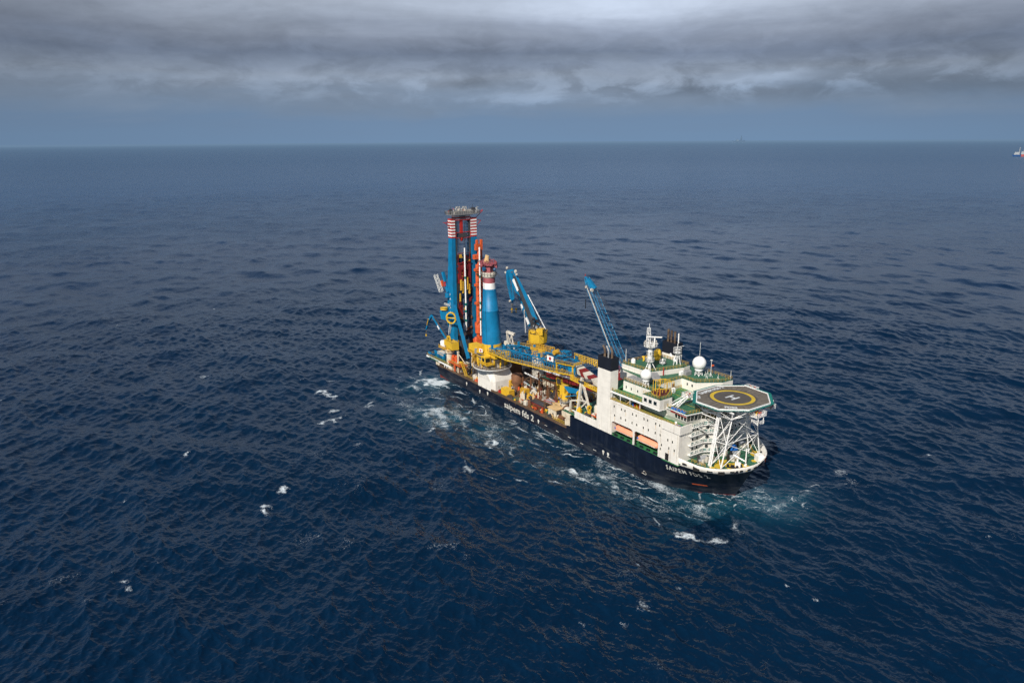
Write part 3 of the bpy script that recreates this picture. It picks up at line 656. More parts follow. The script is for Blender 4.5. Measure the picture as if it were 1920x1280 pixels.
for x, y, sx, sy, hh, m_ in ((129.6, 8.6, 1.8, 2.6, 1.6, 'grey'), (128.9, 6.6, 1.0, 1.2, 1.6, 'white'), (127.2, -7.9, 2.4, 2.6, 1.7, 'grey'), (128.3, -9.3, 1.0, 1.6, 1.9, 'offwhite'), (133.1, -1.5, 1.0, 1.0, 1.8, 'white')):
    h = MB(); zb = 25.85 if x == 133.1 else 29.25; h.box(x - sx / 2, x + sx / 2, y - sy / 2, y + sy / 2, zb, zb + hh * .8, 0)
    h.prism([(x - sx / 2, y - sy / 2), (x + sx / 2, y - sy / 2), (x + sx / 2, y + sy / 2), (x - sx / 2, y + sy / 2)], zb + hh * .8, zb + hh, 0, poly2=[(x - sx / 4, y - sy / 2), (x + sx / 4, y - sy / 2), (x + sx / 4, y + sy / 2), (x - sx / 4, y + sy / 2)])
    h.build('ventilation_housing', m_, ship)
h = MB(); h.tube((125.6, 1.5, 29.3), (125.6, 1.5, 32.0), .18, n=8); h.build('fire_post', 'red', ship)
for x, y, m_ in ((113.6, 4, 'yellow'), (114.6, 4.8, 'yellow'), (128.4, 16, 'yellow')):
    h = MB(); h.tube((x, y, 31), (x, y, 32.2), .25, n=8); h.obox((x, y, 32.5), (.9, .5, .6), .5); h.tube((x, y, 32.4), (x + 1.2, y - .7, 31.7), .2, n=6); h.build('deck_davit', m_, ship)
# paint lines on the decks
h = MB()
for a, b in (((132, -6.5), (132, 3.5)), ((132, 3.5), (141, 3.5)), ((134, -2), (141, -2)), ((134, 1), (141, 1)), ((141, -6), (141, 3.5)), ((144, -8), (149, -8)), ((144, -8), (144, 8)), ((149, -8), (151, -3))):
    z = 25.86 if a[0] < 142 and b[0] < 142 else 26.72; h.bar((*a, z), (*b, z), .14, .02)
h.build('deck_lines', 'lineyel', ship)
# ================================================================= AFT: lay tower
h = MB()
h.box(4.5, 11.5, -14.5, 3.5, 5, 9.5)
tw = h.build('lay_tower', 'navyst', ship)
def leg(y0, y1, xf, prof, name):
    # prof: list (z, x_aft, stripe)
    h = MB()
    for (za, xa), (zb, xb) in zip(prof, prof[1:]):
        h.prism([(xa, y0), (xf, y0), (xf, y1), (xa, y1)], za, zb, 0, poly2=[(xb, y0), (xf, y0), (xf, y1), (xb, y1)])
    o = h.build(name, 'blue', tw)
    h = MB(); n = 13; z0, z1 = 64.6, 73.0; xa = prof[-1][1]
    for k in range(n):
        a = z0 + (z1 - z0) * k / n; b = z0 + (z1 - z0) * (k + 1) / n; h.box(xa - .04, xf + .04, y0 - .04, y1 + .04, a, b, k % 2)
    h.build('striped_head', ['red', 'white'], o); return o
l1 = leg(-11.95, -10.1, 9.2, [(5, 5.2), (24, 5.2), (27, 3.6), (41, 4.0), (52, 5.3), (64.6, 6.2)], 'tower_leg')
l2 = leg(-1.9, 1.1, 9.2, [(5, 5.2), (41, 5.2), (64.6, 6.2)], 'tower_leg')
vs = 'SAIPEM'
for k, ch in enumerate(vs):
    lettering('tower_lettering', ch, 1.7, lambda u, v, k=k: (6.0 + u * .8, -12.0, 38.5 - k * 2.1 + v * .8), 'white', l1, bold=.04)
h = MB()
h.box(8.0, 9.0, -10.1, -9.2, 20, 72); h.box(6.5, 7.4, -10.1, -9.5, 12, 72); h.box(8.0, 9.0, -2.6, -1.9, 20, 72)
h.build('guide_rails', 'dkgrey', tw)
h = MB(); h.box(6.4, 8.8, -10.1, -1.9, 72.4, 74.6, 0); h.box(6.35, 9.25, -10.1, -1.9, 72.2, 72.5, 1); h.box(6.35, 9.25, -10.1, -1.9, 73.2, 73.6, 1); h.box(8.85, 9.0, -7.4, -4.4, 72.6, 74.2, 2)
h.build('tower_crossbeam', ['white', 'red', 'grey'], tw)
h = MB(); h.box(5.6, 10.4, -12.6, 2.0, 74.7, 75.1, 0); h.box(8.9, 10.2, -10.4, -1.4, 74.4, 76.4, 1)
h.rail([(10.4, -13, 75.1), (10.4, 2.2, 75.1), (5.6, 2.2, 75.1), (5.6, -13, 75.1), (10.4, -13, 75.1)], 1.3, 1.2, .06, 0, 3)
h.build('tower_head_platform', ['grey', 'offwhite'], tw)
for yy in (-7.7, -4.4):
    h = MB()
    for i in range(10):
        t0 = math.pi * i / 10; t1 = math.pi * (i + 1) / 10; h.bar((8, yy - 1.3 * math.cos(t0), 76.6 + 1.4 * math.sin(t0)), (8, yy - 1.3 * math.cos(t1), 76.6 + 1.4 * math.sin(t1)), .35, .16)
    for k in (-1, 0, 1): h.bar((8, yy, 76.6), (8, yy + k * 1.1, 78.2), .14)
    h.box(7.4, 8.6, yy - .3, yy + .3, 75, 77); h.build('crown_sheave', 'offwhite', tw)
for x, y, sx, sy, sz, m_ in ((8, -11.6, 1.6, 1.4, 2.2, 'dkgrey'), (8.6, -10.2, 1.2, .8, 1.4, 'grey'), (8.3, -2.2, 1.6, 1.6, 1.7, 'grey'), (7.6, 0.2, 2.0, 2.0, 2.3, 'dkgrey'), (9.4, 1.4, 1.2, 1.0, 1.6, 'steel'), (7, -6, 2.4, 4.6, 1.1, 'dkgrey')):
    h = MB(); h.box(x - sx / 2, x + sx / 2, y - sy / 2, y + sy / 2, 75.1, 75.1 + sz * .7); h.box(x - sx / 4, x + sx / 3, y - sy / 3, y + sy / 2, 75.1 + sz * .7, 75.1 + sz); h.bar((x, y, 75.1 + sz), (x + .1, y, 76.4 + sz), .12); h.build('head_machinery', m_, tw)
for s, y in ((-1, -11.95), (1, 1.1)):
    h = MB(); y2 = y + s * 2.6
    h.bar((8.6, y, 71.9), (8.6, y2, 71.5), .22); h.bar((8.6, y, 68.8), (8.6, y2, 71.4), .2); h.bar((6.5, y, 71.9), (8.6, y2, 71.5), .2); h.bar((8.6, y2, 71.5), (6.5, y2, 71.5), .2)
    if s > 0: h.bar((9, 1.1, 74.6), (9, 4.6, 76.2), .25); h.bar((9, .9, 73), (9, 4.6, 75.8), .2)
    h.build('side_bracket', 'red', tw)
# yoke & hook hung high in the tower
h = MB(); h.box(8.2, 9, -7.2, -6.0, 66.2, 72.2, 0); h.box(7.6, 9.2, -8, -4.2, 64.6, 66.4, 1); h.path([(9, -9.6, 66.9), (9, -2, 66.9), (9, -2, 64.4), (9, -9.6, 64.4), (9, -9.6, 66.9)], .16, 5, 0)
h.lathe(8.6, -6.5, [(.9, 64.6), (.75, 63.6), (.3, 62.9)], 10, 0); h.build('travelling_block', ['red', 'dkgrey'], tw)
for y in (-9.0, -8.0, -7.5, -5.2, -4.6, -3.2):
    h = MB(); h.tube((8.4, y, 57), (8.4, y * .8 - 1.4, 72.4), .05, n=4); h.build('hoist_cable', 'cable', tw)
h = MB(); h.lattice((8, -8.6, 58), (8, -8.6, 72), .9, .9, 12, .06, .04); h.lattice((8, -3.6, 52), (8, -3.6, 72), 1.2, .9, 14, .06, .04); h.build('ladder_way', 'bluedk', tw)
# red carriage
h = MB(); h.box(6, 9.0, -9.4, -2.4, 40.5, 52.8, 1); h.box(8.6, 9.8, -9.2, -7.6, 44, 53.4, 0); h.box(8.6, 9.8, -4.4, -2.8, 44, 53.4, 0); h.box(8.8, 10.2, -7.6, -4.6, 50.2, 52.4, 0); h.box(8.9, 10.3, -6.9, -5.4, 47, 53.8, 0)
h.path([(9.4, -9, 57.6), (9.4, -3, 57.6)], .14, 5, 0); h.path([(9.4, -9, 53), (9.4, -9, 57.6)], .14, 5, 0); h.path([(9.4, -3, 53), (9.4, -3, 57.6)], .14, 5, 0); h.box(8.2, 9.4, -5.4, -3.4, 53.4, 56, 1)
h.bar((10, -9, 53.2), (10, -2.8, 53.8), .35, mi=0); h.bar((9.9, -8.8, 44), (9.9, -5, 50), .3, mi=0); h.bar((9.9, -3.2, 44), (9.9, -6.6, 50), .3, mi=0)
h.build('clamp_carriage', ['crimson', 'dkgrey'], tw)
for y, z0, z1, r in ((-8.2, 41, 45.8, .5), (-7.3, 39.6, 45, .4), (-4.8, 41, 46.6, .5), (-3.9, 39.0, 43.4, .5), (-8.8, 36, 39.6, .4)):
    h = MB(); h.tube((10.1, y, z0), (10.1, y, z1), r, n=10)
    for k in range(6): zz = z0 + (z1 - z0) * k / 6; h.tube((10.1, y, zz), (10.1, y, zz + .15), r * 1.15, n=10)
    h.build('hydraulic_cylinder', 'yellowold', tw)
h = MB(); h.box(5.6, 8.6, -9.3, -6.6, 9, 38, 0); h.box(5.6, 8.8, -4.0, -2.0, 9, 40, 0); h.box(5.6, 9, -9.4, -2, 36.8, 40.4, 0); h.box(7.6, 9.2, -9.2, -7.0, 27.5, 34, 1); h.box(8.4, 9.8, -8.8, -2.4, 9, 17, 2); h.box(8.2, 9.4, -9.4, -2.2, 19.6, 20.8, 2)
for z in (22, 25.5, 29, 33): h.bar((9, -9.2, z), (9, -2.2, z), .3, mi=0)
h.build('tower_workstation', ['navyst', 'crimson', 'dkgrey'], tw)
# orange pipe elevator on the port side, white pipes with green bands
h = MB(); h.tube((10.8, .2, 17), (10.8, .2, 52), .95, n=12); h.box(10.2, 11.2, 1.4, 2.7, 17, 60); h.box(10, 11.4, -.8, 2.8, 58.5, 61.2); h.box(10.2, 12, -1.9, 1.2, 54.6, 56.6); h.tube((10.8, .9, 52), (10.8, .9, 60), .6, n=10)
for y in (0, 2.3): h.box(10.4, 11.4, y - .4, y + .5, 61.2, 63.2)
for z in (24, 33.5, 42, 49): h.box(9.7, 12.0, -1.1, 2.9, z, z + 1.1)
h.lathe(10.8, .2, [(1.6, 20), (1.7, 24), (1.2, 25)], 12)
oe = h.build('pipe_elevator', 'orange', tw)
h = MB(); h.obox((12.6, .6, 16.4), (3.2, 7.6, 3.0), .1); h.obox((13.2, 3.0, 15.2), (4.2, 3.0, 2.6), .1); h.lathe(12.8, -2.4, [(1.1, 14), (1.1, 18), (.7, 18.8)], 12); h.obox((12, 4.2, 17.6), (2, 2, 1.6), .3); h.build('elevator_base', 'orange', oe)
for y, x, z0, z1 in ((-6.3, 10.6, 22, 60.0), (.4, 12.4, 19, 60.0)):
    h = MB(); h.tube((x, y, z0), (x, y, z1), .36, n=10, mi=0)
    for z in (30.5, 33.8, 46.0, 26.2): h.tube((x, y, z), (x, y, z + 1.2), .38, n=10, mi=1)
    h.build('steel_pipe', ['white', 'net'], tw)
# support struts
for y in (-12.6, 2.0):
    h = MB(); h.bar((10, y + .6, 34.5), (22.5, y - .2, 12.5), 1.1, 1.3, 0); h.bar((9.7, y + 1.25, 34.2), (22.2, y + .45, 12.2), .3, 1.2, 1)
    h.build('support_strut', ['blue', 'dkgrey'], tw)
# starboard side gear on the tower: sheaves, davit, gangway
for (x, z, y, r, d) in ((3.5, 31.6, -13.8, 1.7, 0), (9.6, 28.8, -13.6, 2.5, 1)):
    h = MB(); 
    if d: 
        for k in range(18):
            t0 = 2 * math.pi * k / 18; t1 = 2 * math.pi * (k + 1) / 18; c = (x, y, z)
            f = lambda t: (x + r * .75 * math.cos(t) , y + r * .5 * math.cos(t), z + r * math.sin(t)); h.bar(f(t0), f(t1), .7, .55)
        h.bar((x - r * .75, y - r * .5, z), (x + r * .75, y + r * .5, z), .4, .4)
    else: h.lathe(x, y, [(r, z), (r, z + .35), (r * .6, z + .5), (r, z + .65), (r, z + .95)], 18)
    h.build('cable_sheave', 'yellow', tw)
h = MB(); h.prism([(2.0, -14.6), (8, -14), (8, -12), (3, -12)], 27, 30.8, poly2=[(0.8, -14.6), (7, -14), (7, -12), (1.8, -12)]); h.bar((6.5, -14, 27), (5.2, -12, 23), .5, .5); h.build('sheave_bracket', 'blue', tw)
h = MB(); h.bar((1.4, -12.6, 48.6), (3.2, -12.2, 43.5), 1.2, 1.0); h.bar((3.2, -12.2, 43.5), (4.8, -11.8, 39.8), 1.6, 1.3); h.tube((5, -12.6, 37.4), (5, -12.6, 39.4), 1.1, n=12); h.build('davit', 'blue', tw)
h = MB(); h.bar((1.8, -13.6, 44.8), (2.6, -13.4, 42.2), .9, .8, 0); h.bar((3.4, -12.9, 44.4), (3.9, -12.8, 42.4), .7, .7, 1); h.build('life_float', ['orange', 'red'], tw)
h = MB(); h.lattice((-3.4, -13.8, 46.8), (1.2, -13.6, 39.6), 1.6, 1.0, 8, .09, .06); h.build('access_gangway', 'railw', tw)
h = MB(); h.ladder((5.5, -12.6, 20), (7.5, -12.6, 26), .8); h.rail([(2.5, -12.9, 33.4), (7.6, -12.9, 33.4)], 1.1, 1, .06); h.build('tower_stairs', 'railw', tw)

# ================================================================= stern deck
h = MB(); h.prism([(-9.2, -17), (2.5, -17.1), (2.5, 17.1), (-9.2, 17)], 6.6, 7.2, 0); h.prism([(-9.2, -17.02), (14, -17.05), (14, -16.6), (-9.2, -16.6)], 6.75, 7.3, 1); h.box(2.5, 13, -17, -12.6, 6.8, 7.15, 0)
h.box(-9.3, -8.9, -17, 17, 6.6, 7.35, 1); h.box(0.0, 3.2, -17.06, -16.6, 5.2, 6.8, 2)
for x in (8.2, 10.2): h.bar((x, -16.9, 5.7), (x, -16.9, 6.9), .35, mi=1)
h.box(11.5, 14.5, -16.95, -14, 5.0, 7.0, 2)
h.build('stern_platform', ['green', 'white', 'creamold'], ship)
h = MB(); h.rail([(-9.1, -16.8, 7.3), (13.5, -16.8, 7.3)], 1.1, 1.5, .045); h.rail([(-9.1, -16.8, 7.3), (-9.1, 16.8, 7.3)], 1.1, 1.5, .045); h.build('stern_railing', 'rail', ship)
random.seed(21)
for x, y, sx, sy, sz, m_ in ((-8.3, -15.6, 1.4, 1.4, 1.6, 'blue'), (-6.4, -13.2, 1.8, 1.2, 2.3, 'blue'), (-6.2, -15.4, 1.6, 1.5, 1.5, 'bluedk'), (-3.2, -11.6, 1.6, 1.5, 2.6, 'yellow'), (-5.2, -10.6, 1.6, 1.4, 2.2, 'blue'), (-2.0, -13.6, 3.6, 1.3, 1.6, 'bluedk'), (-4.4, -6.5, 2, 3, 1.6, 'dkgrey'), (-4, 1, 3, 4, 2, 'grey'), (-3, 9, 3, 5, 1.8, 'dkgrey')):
    h = MB(); h.box(x - sx / 2, x + sx / 2, y - sy / 2, y + sy / 2, 7.2, 7.2 + sz * .45); h.tube((x, y - sy / 2, 7.2 + sz * .6), (x, y + sy / 2, 7.2 + sz * .6), sz * .33, n=10); h.bar((x, y, 7.2 + sz * .5), (x - .9, y - .2, 7.2 + sz * 1.05), sz * .28)
    h.build('mooring_winch', m_, ship)
h = MB(); h.box(11.5, 21.5, -4.6, 3.4, 5, 15.2, 0); h.box(11.4, 21.7, -4.75, -4.5, 9.5, 10.0, 1)
hs = h.build('workshop_house', ['creamold', 'brown'], ship)
for x in (14.2, 16.4): h = MB(); h.box(x - .5, x + .5, -4.68, -4.5, 11.5, 12.6); h.build('window', 'dkgrey', hs)

# small helpers for cranes --------------------------------------------------
def sub(name, matn, parent, fn):
    h = MB(); fn(h); return h.build(name, matn, parent)
# stern knuckle boom crane
cx, cy = 9.4, -14.9
c1 = sub('stern_crane', 'creamold', ship, lambda h: (h.lathe(cx, cy, [(1.45, 5), (1.4, 13.0)], 20), h.lathe(cx, cy, [(2.2, 12.9), (2.2, 13.2)], 20), h.rail([(cx + 2.2 * math.cos(i * math.pi / 4), cy + 2.2 * math.sin(i * math.pi / 4), 13.2) for i in range(9)], 1.1, 1, .06)))
sub('slew_ring', 'yellowold', c1, lambda h: h.lathe(cx, cy, [(1.35, 13.1), (1.35, 15.3)], 18))
sub('crane_house', ['yellow', 'yellowold'], c1, lambda h: (h.obox((12.4, -15.0, 17.0), (6.8, 3.4, 3.4), -.12, 0), h.obox((8.6, -15.2, 17.4), (2.6, 2.4, 2.6), 0, 0), h.rail([(9.6, -16.7, 18.7), (15.7, -17.2, 18.7), (15.8, -13.6, 18.7)], 1, 1, .05, 0)))
def hoop(h):
    for k in range(12):
        t0 = -.5 + 4.1 * k / 12; t1 = -.5 + 4.1 * (k + 1) / 12; h.bar((10.6 + 1.2 * math.cos(t0), -15.8, 19.4 + 1.3 * math.sin(t0)), (10.6 + 1.2 * math.cos(t1), -15.8, 19.4 + 1.3 * math.sin(t1)), .5, .8)
sub('hose_hoop', 'yellow', c1, hoop)
sub('operator_cabin', ['white', 'glass'], c1, lambda h: (h.lathe(4.6, -15.4, [(1.3, 14.4), (1.45, 16.6), (1.1, 17.4)], 14, 0), h.box(3.6, 4.4, -16.95, -16.6, 15.4, 16.6, 1)))
sub('cabin_platform', ['yellowold'], c1, lambda h: (h.box(2.8, 9, -17.0, -13.6, 14.1, 14.4), h.rail([(9, -17, 14.4), (2.8, -17, 14.4), (2.8, -13.6, 14.4)], 1, 1, .05)))
bm = sub('crane_boom', ['blue', 'dkgrey', 'white'], c1, lambda h: (h.bar((8.4, -15.0, 18.4), (-5.6, -14.9, 26.6), 1.0, 1.3, 0, .7, .9), h.bar((8.6, -15.0, 19.15), (-4.6, -14.9, 27.0), .9, .25, 1, .6, .2), h.bar((1.7, -15.55, 22.2), (-.3, -15.5, 23.3), .1, 1.0, 2)))
sub('knuckle_jib', 'blue', c1, lambda h: (h.bar((-6.6, -14.9, 26.9), (-8.6, -14.9, 24.6), 1.0, 1.0), h.bar((-8.0, -14.9, 26.2), (-12.2, -15.0, 19.0), .6, .6)))
sub('jib_cylinder', 'yellow', c1, lambda h: h.tube((-8.6, -15.6, 25), (-10.6, -15.4, 21.6), .22, n=6))
sub('crane_hook', 'yellow', c1, lambda h: (h.tube((-12.3, -15, 19), (-12.6, -15, 16.6), .04, n=4), h.obox((-12.6, -15, 16.2), (.5, .5, .9))))

# A-frame mast, rusty side frame and gear between stern and crane
sub('deck_mast', 'creamold', ship, lambda h: (h.bar((17.6, -15.3, 5), (16.2, -14.4, 14.2), .6), h.bar((13.9, -13.6, 9), (16.2, -14.4, 13.8), .3), h.bar((18.6, -12, 9), (16.2, -14.4, 13.8), .3), h.bar((14.2, -13.6, 9), (18.6, -12, 9), .25), h.bar((14.8, -16.2, 9), (17.4, -15.2, 9.4), .25), h.box(15.9, 16.7, -14.8, -14, 14, 14.7)))
sub('side_gantry', ['brown', 'orange'], ship, lambda h: (h.box(11, 22, -16.9, -12.8, 9.0, 9.3, 1), h.box(12, 12.5, -16.8, -16.4, 5, 9, 0), h.box(16.2, 17, -16.8, -16.3, 5, 9, 1), h.box(20.6, 21.1, -16.8, -16.4, 5, 9, 0), h.bar((12.5, -16.6, 8.3), (16.4, -16.6, 8.1), .15, mi=0), h.bar((12.5, -16.6, 7.6), (16.4, -16.6, 7.4), .15, mi=0)))
sub('gantry_railing', 'rail', ship, lambda h: h.rail([(11, -16.8, 9.3), (22, -16.8, 9.3), (22, -13, 9.3)], 1.1, 1.3, .05))
for k, (x, y) in enumerate(((12.6, -14.6), (14.0, -13.8))): sub('welding_machine', 'orange', ship, lambda h: (h.obox((x, y, 10.4), (1.5, 1.6, 2.1), .2), h.obox((x - .2, y, 11.8), (1, 1.2, .7), .5)))
sub('boarding_stair', 'yellow', ship, lambda h: (h.ladder((20.8, -15.4, 10.8), (25.2, -15.6, 5.2), .9), h.box(19.6, 21.4, -16.2, -14.8, 10.6, 10.9)))
sub('deck_wash_pipe', 'rail', ship, lambda h: h.rail([(25, -16.6, 5.9), (32, -16.6, 5.9)], 1.0, 1.2, .06))
random.seed(5)
for k in range(34):       # packed machinery on the aft working deck
    x = random.uniform(14, 36); y = random.uniform(-15.6, -2); s = random.uniform(.6, 1.9); hh = random.uniform(.8, 4.2)
    if 11 < x < 22 and y > -5.5: continue
    m_ = random.choice(['dkgrey', 'brown', 'offwhite', 'grey', 'dkgrey', 'orange', 'yellowold', 'bluedk', 'dkgrey', 'navyst', 'creamold'])
    def f(h):
        r = random.random()
        if r < .4: h.obox((x, y, 5 + hh / 2), (s * 1.4, s, hh), random.random()); h.obox((x + .2, y, 5 + hh + .2), (s * .6, s * .7, .5), random.random())
        elif r < .7: h.tube((x, y, 5), (x, y, 5 + hh), s * .5, n=10); h.tube((x, y, 5 + hh * .6), (x + 1.6, y - .4, 5 + hh * .3), .16, n=6); h.lathe(x, y, [(s * .62, 5.3), (s * .62, 5.6)], 10)
        else: h.obox((x, y, 5.5), (s * 2, s, 1), .3); h.tube((x - s, y, 6.6), (x + s, y, 6.6), s * .5, n=10); h.bar((x, y, 6), (x, y, 6 + hh * .8), .2)
    sub('deck_machinery', m_, ship, f)
for k in range(4):
    x = 24 + k * 2.9; sub('riser_frame', 'dkgrey', ship, lambda h: (h.bar((x, -11.5, 5), (x + .4, -10.6, 14), .35), h.bar((x + 1.8, -12.6, 5), (x + .4, -10.6, 14), .3), h.bar((x, -9, 5), (x + .4, -10.6, 13), .3), h.bar((x, -11.3, 9), (x + 1, -11.8, 9), .2)))
sub('aft_house', ['brown', 'dkgrey'], ship, lambda h: (h.box(22.5, 34, -3, 8, 5, 11, 0), h.box(24, 33, -2.6, 6, 11, 12.4, 1), h.box(22, 35, 8, 15, 5, 8.6, 1)))

# ================================================================= heavy lift mast crane
KX, KY = 41.6, -12.6
mc = sub('mast_crane', ['creamold', 'cream'], ship, lambda h: (
    h.prism([(37, -17.03), (47.1, -17.03), (48.4, -15.4), (48.4, -6.2), (37, -6.2)], 5.0, 9.2, 1),
    h.prism([(37, -17.03), (47.1, -17.03), (48.4, -15.4), (48.4, -6.2), (37, -6.2)], 9.2, 13.7, 1, poly2=[(37.2, -17.0), (43.4, -17.6), (46.9, -15.6), (47.1, -7.8), (37.6, -7.6)])))
sub('door', 'offwhite', mc, lambda h: (h.box(48.38, 48.46, -12.9, -12.0, 5.0, 7.1), h.box(48.38, 48.44, -14.4, -13.4, 6.2, 7.2)))
pl = sub('ring_platform', ['rustdeck', 'white', 'brown'], mc, lambda h: (h.lathe(KX, KY, [(6.6, 13.7), (8.2, 14.0), (8.25, 14.5)], 40, 1), h.lathe(KX, KY, [(8.0, 14.5), (8.0, 14.56)], 40, 0)))
sub('platform_railing', 'offwhite', pl, lambda h: h.rail([(KX + 8 * math.cos(i * math.pi / 14), KY + 8 * math.sin(i * math.pi / 14), 14.5) for i in range(29)], 1.1, 1.6, .055))
sub('pedestal', ['offwhite', 'grey'], mc, lambda h: (h.lathe(KX, KY, [(5.3, 14.5), (5.3, 17.2), (5.9, 17.6), (5.9, 18.4)], 36, 0), h.lathe(KX, KY, [(5.95, 18.0), (5.95, 18.2)], 36, 1)))
for k in range(14):
    t = 2 * math.pi * k / 14; sub('slew_motor', 'yellow', mc, lambda h: (h.bar((KX + 6.1 * math.cos(t), KY + 6.1 * math.sin(t), 14.6), (KX + 6.1 * math.cos(t), KY + 6.1 * math.sin(t), 18.6), .45), h.tube((KX + 6.3 * math.cos(t), KY + 6.3 * math.sin(t), 16), (KX + 6.3 * math.cos(t), KY + 6.3 * math.sin(t), 17.8), .4, n=8)))
sub('slewing_deck', ['yellow', 'dkgrey'], mc, lambda h: (h.lathe(KX, KY, [(6.2, 18.5), (6.4, 18.8), (6.4, 19.6), (5.6, 19.9)], 30, 1), h.lathe(KX, KY, [(6.5, 19.2), (6.5, 19.5)], 30, 0), h.obox((KX, KY, 20.4), (9.5, 9.5, 1.2), .1, 0), h.box(45, 49.5, -16.5, -8.5, 19.4, 21.4, 0)))
tl = (-.055, 0)
mastc = MB(); mastc.lathe(KX, KY, [(4.15, 20.6), (4.15, 24.3)], 36, 1, lean=(-.05, 0)); X2 = KX - .05 * 3.7
mastc.lathe(X2, KY, [(4.1, 24.3), (3.95, 29), (3.55, 38.2), (3.58, 38.3), (3.35, 38.4), (2.75, 47.2)], 36, 0, lean=(-.05, 0)); X3 = X2 - .05 * 22.9
mastc.lathe(X3, KY, [(2.68, 47.2), (2.6, 49.7)], 32, 2, lean=(-.05, 0)); mastc.lathe(X3 - .12, KY, [(2.5, 49.7), (2.45, 51.8)], 32, 3, lean=(-.05, 0))
crm = mastc.build('crane_mast', ['blue', 'yellow', 'white', 'pink'], mc)
XT = X3 - .25
sub('mast_ring', ['offwhite', 'steel'], crm, lambda h: (h.lathe(XT, KY, [(2.4, 51.8), (3.0, 52.4), (3.0, 53.2), (2.6, 53.4), (2.6, 54)], 28, 0), h.rail([(XT + 3.3 * math.cos(i * math.pi / 8), KY + 3.3 * math.sin(i * math.pi / 8), 52.8) for i in range(17)], 1.2, 1.2, .06, 0)))
def mh(h):
    h.obox((XT - .2, KY, 55.4), (3.4, 3.6, 3.0), .5, 0); h.obox((XT, KY, 57.3), (5.4, 5.8, .4), .6, 0); h.obox((XT + 2.2, KY + 1.4, 56.6), (2.2, 1.2, 1.3), .7, 0)
    h.rail([(XT - 3.6, KY - 2.2, 57.4), (XT + 1, KY - 3.6, 57.4), (XT + 3.9, KY + 1.4, 57.4), (XT - 1, KY + 3.4, 57.4), (XT - 3.6, KY - 2.2, 57.4)], 1.2, .8, .07, 0, 3)
    for k in range(8): h.bar((XT + random.uniform(-3, 3), KY + random.uniform(-2.6, 2.6), 57.4), (XT + random.uniform(-3, 3), KY + random.uniform(-3, 3), 59.2), .18, mi=0)
    h.tube((XT + .3, KY - 3.0, 55.6), (XT + .3, KY - 2.2, 55.6), .9, n=14, mi=1); h.tube((XT + 2.6, KY + .6, 55.4), (XT + 3.2, KY + 1.2, 55.4), .8, n=14, mi=1)
    h.obox((XT - 3.6, KY - 1.6, 56.2), (2.0, 1.2, .4), .3, 0)
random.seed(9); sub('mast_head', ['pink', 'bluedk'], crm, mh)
sub('head_sheave', 'tan', crm, lambda h: (h.bar((XT - 1.6, KY - .6, 57.6), (XT - .6, KY - .2, 60.8), .5, 1.6), h.bar((XT - .3, KY - .4, 57.6), (XT - .6, KY - .2, 60.6), .5, 1.0)))
sub('operator_cabin', ['yellow', 'glass'], mc, lambda h: (h.obox((45.6, -18.4, 18.6), (3.0, 2.6, 2.7), 0, 0), h.box(47.12, 47.18, -19.5, -17.4, 17.9, 19.6, 1), h.box(44.8, 46.6, -19.75, -19.69, 18.2, 19.6, 1), h.obox((45.6, -18.4, 20.1), (3.2, 2.8, .25), 0, 0), h.rail([(43.2, -19.9, 17.1), (48.8, -19.9, 17.1), (48.8, -16.6, 17.1)], 1.0, 1, .06, 0), h.box(43.2, 48.8, -19.9, -16, 16.9, 17.1, 0)))
sub('winch_house', ['yellow', 'yellowold', 'grey'], mc, lambda h: (h.box(30.6, 37.4, -17.4, -13.4, 19.0, 22.2, 0), h.box(30.4, 38.2, -17.8, -13.2, 18.7, 19.0, 1), h.box(36.2, 37.6, -18.0, -17.35, 19.2, 21.4, 2), h.rail([(30.4, -17.8, 19), (38.2, -17.8, 19)], 1.0, 1, .05, 0), h.bar((38, -15.4, 21.8), (44, -15, 21.6), .3, .3)))
sub('access_tower', 'yellowold', mc, lambda h: (h.lattice((35.4, -17.2, 14.5), (35.4, -17.2, 19), 1.8, 1.8, 3, .12, .08), h.lattice((33.4, -16.0, 11.5), (33.4, -16, 19), 1.6, 1.6, 5, .12, .08), h.ladder((34.2, -18, 14.6), (37, -18, 18.8), .8)))
sub('name_board', ['white', 'red'], mc, lambda h: (h.obox((41.6, -18.2, 21.7), (2.3, .1, 1.5), .1, 0), h.obox((41.6, -18.27, 21.7), (.8, .1, .8), .1, 1)))
# boom lying forward on its rest
Ba, Bb = V3((45, -12.6, 22.6)), V3((92.6, -7.2, 24.6))
def bpt(t, s, k):
    c = Ba.lerp(Bb, t); d = (Bb - Ba).normalized(); a = Vector((-d.y, d.x, 0)).normalized()   # a points to port
    w = lp(4.0, 3.5, t) if t < .8 else lp(3.5, 2.6, (t - .8) / .2)
    hh = 1.4 + 3.0 * min(1, t * 4) if t < .25 else lp(4.4, 3.6, (t - .25) / .75)
    return c + a * (s * w) + Vector((0, 0, (k - .5) * hh))
bo = MB(); n = 17
for s in (-1, 1):
    for k in (0, 1):
        for i in range(n): bo.bar(bpt(i / n, s, k), bpt((i + 1) / n, s, k), .36 if k else .3, .42 if k else .3)
for i in range(n + 1):
    t = i / n
    for s in (-1, 1):
        bo.bar(bpt(t, s, 0), bpt(t, s, 1), .14)
        if i < n: bo.bar(bpt(t, s, i % 2), bpt(t + 1 / n, s, 1 - i % 2), .16)
    bo.bar(bpt(t, -1, 1), bpt(t, 1, 1), .13); bo.bar(bpt(t, -1, 0), bpt(t, 1, 0), .13)
    if i < n: bo.bar(bpt(t, -1 if i % 2 else 1, 1), bpt(t + 1 / n, 1 if i % 2 else -1, 1), .12); bo.bar(bpt(t + .5 / n, -1, 0), bpt(t + .5 / n, -1, 1), .12)
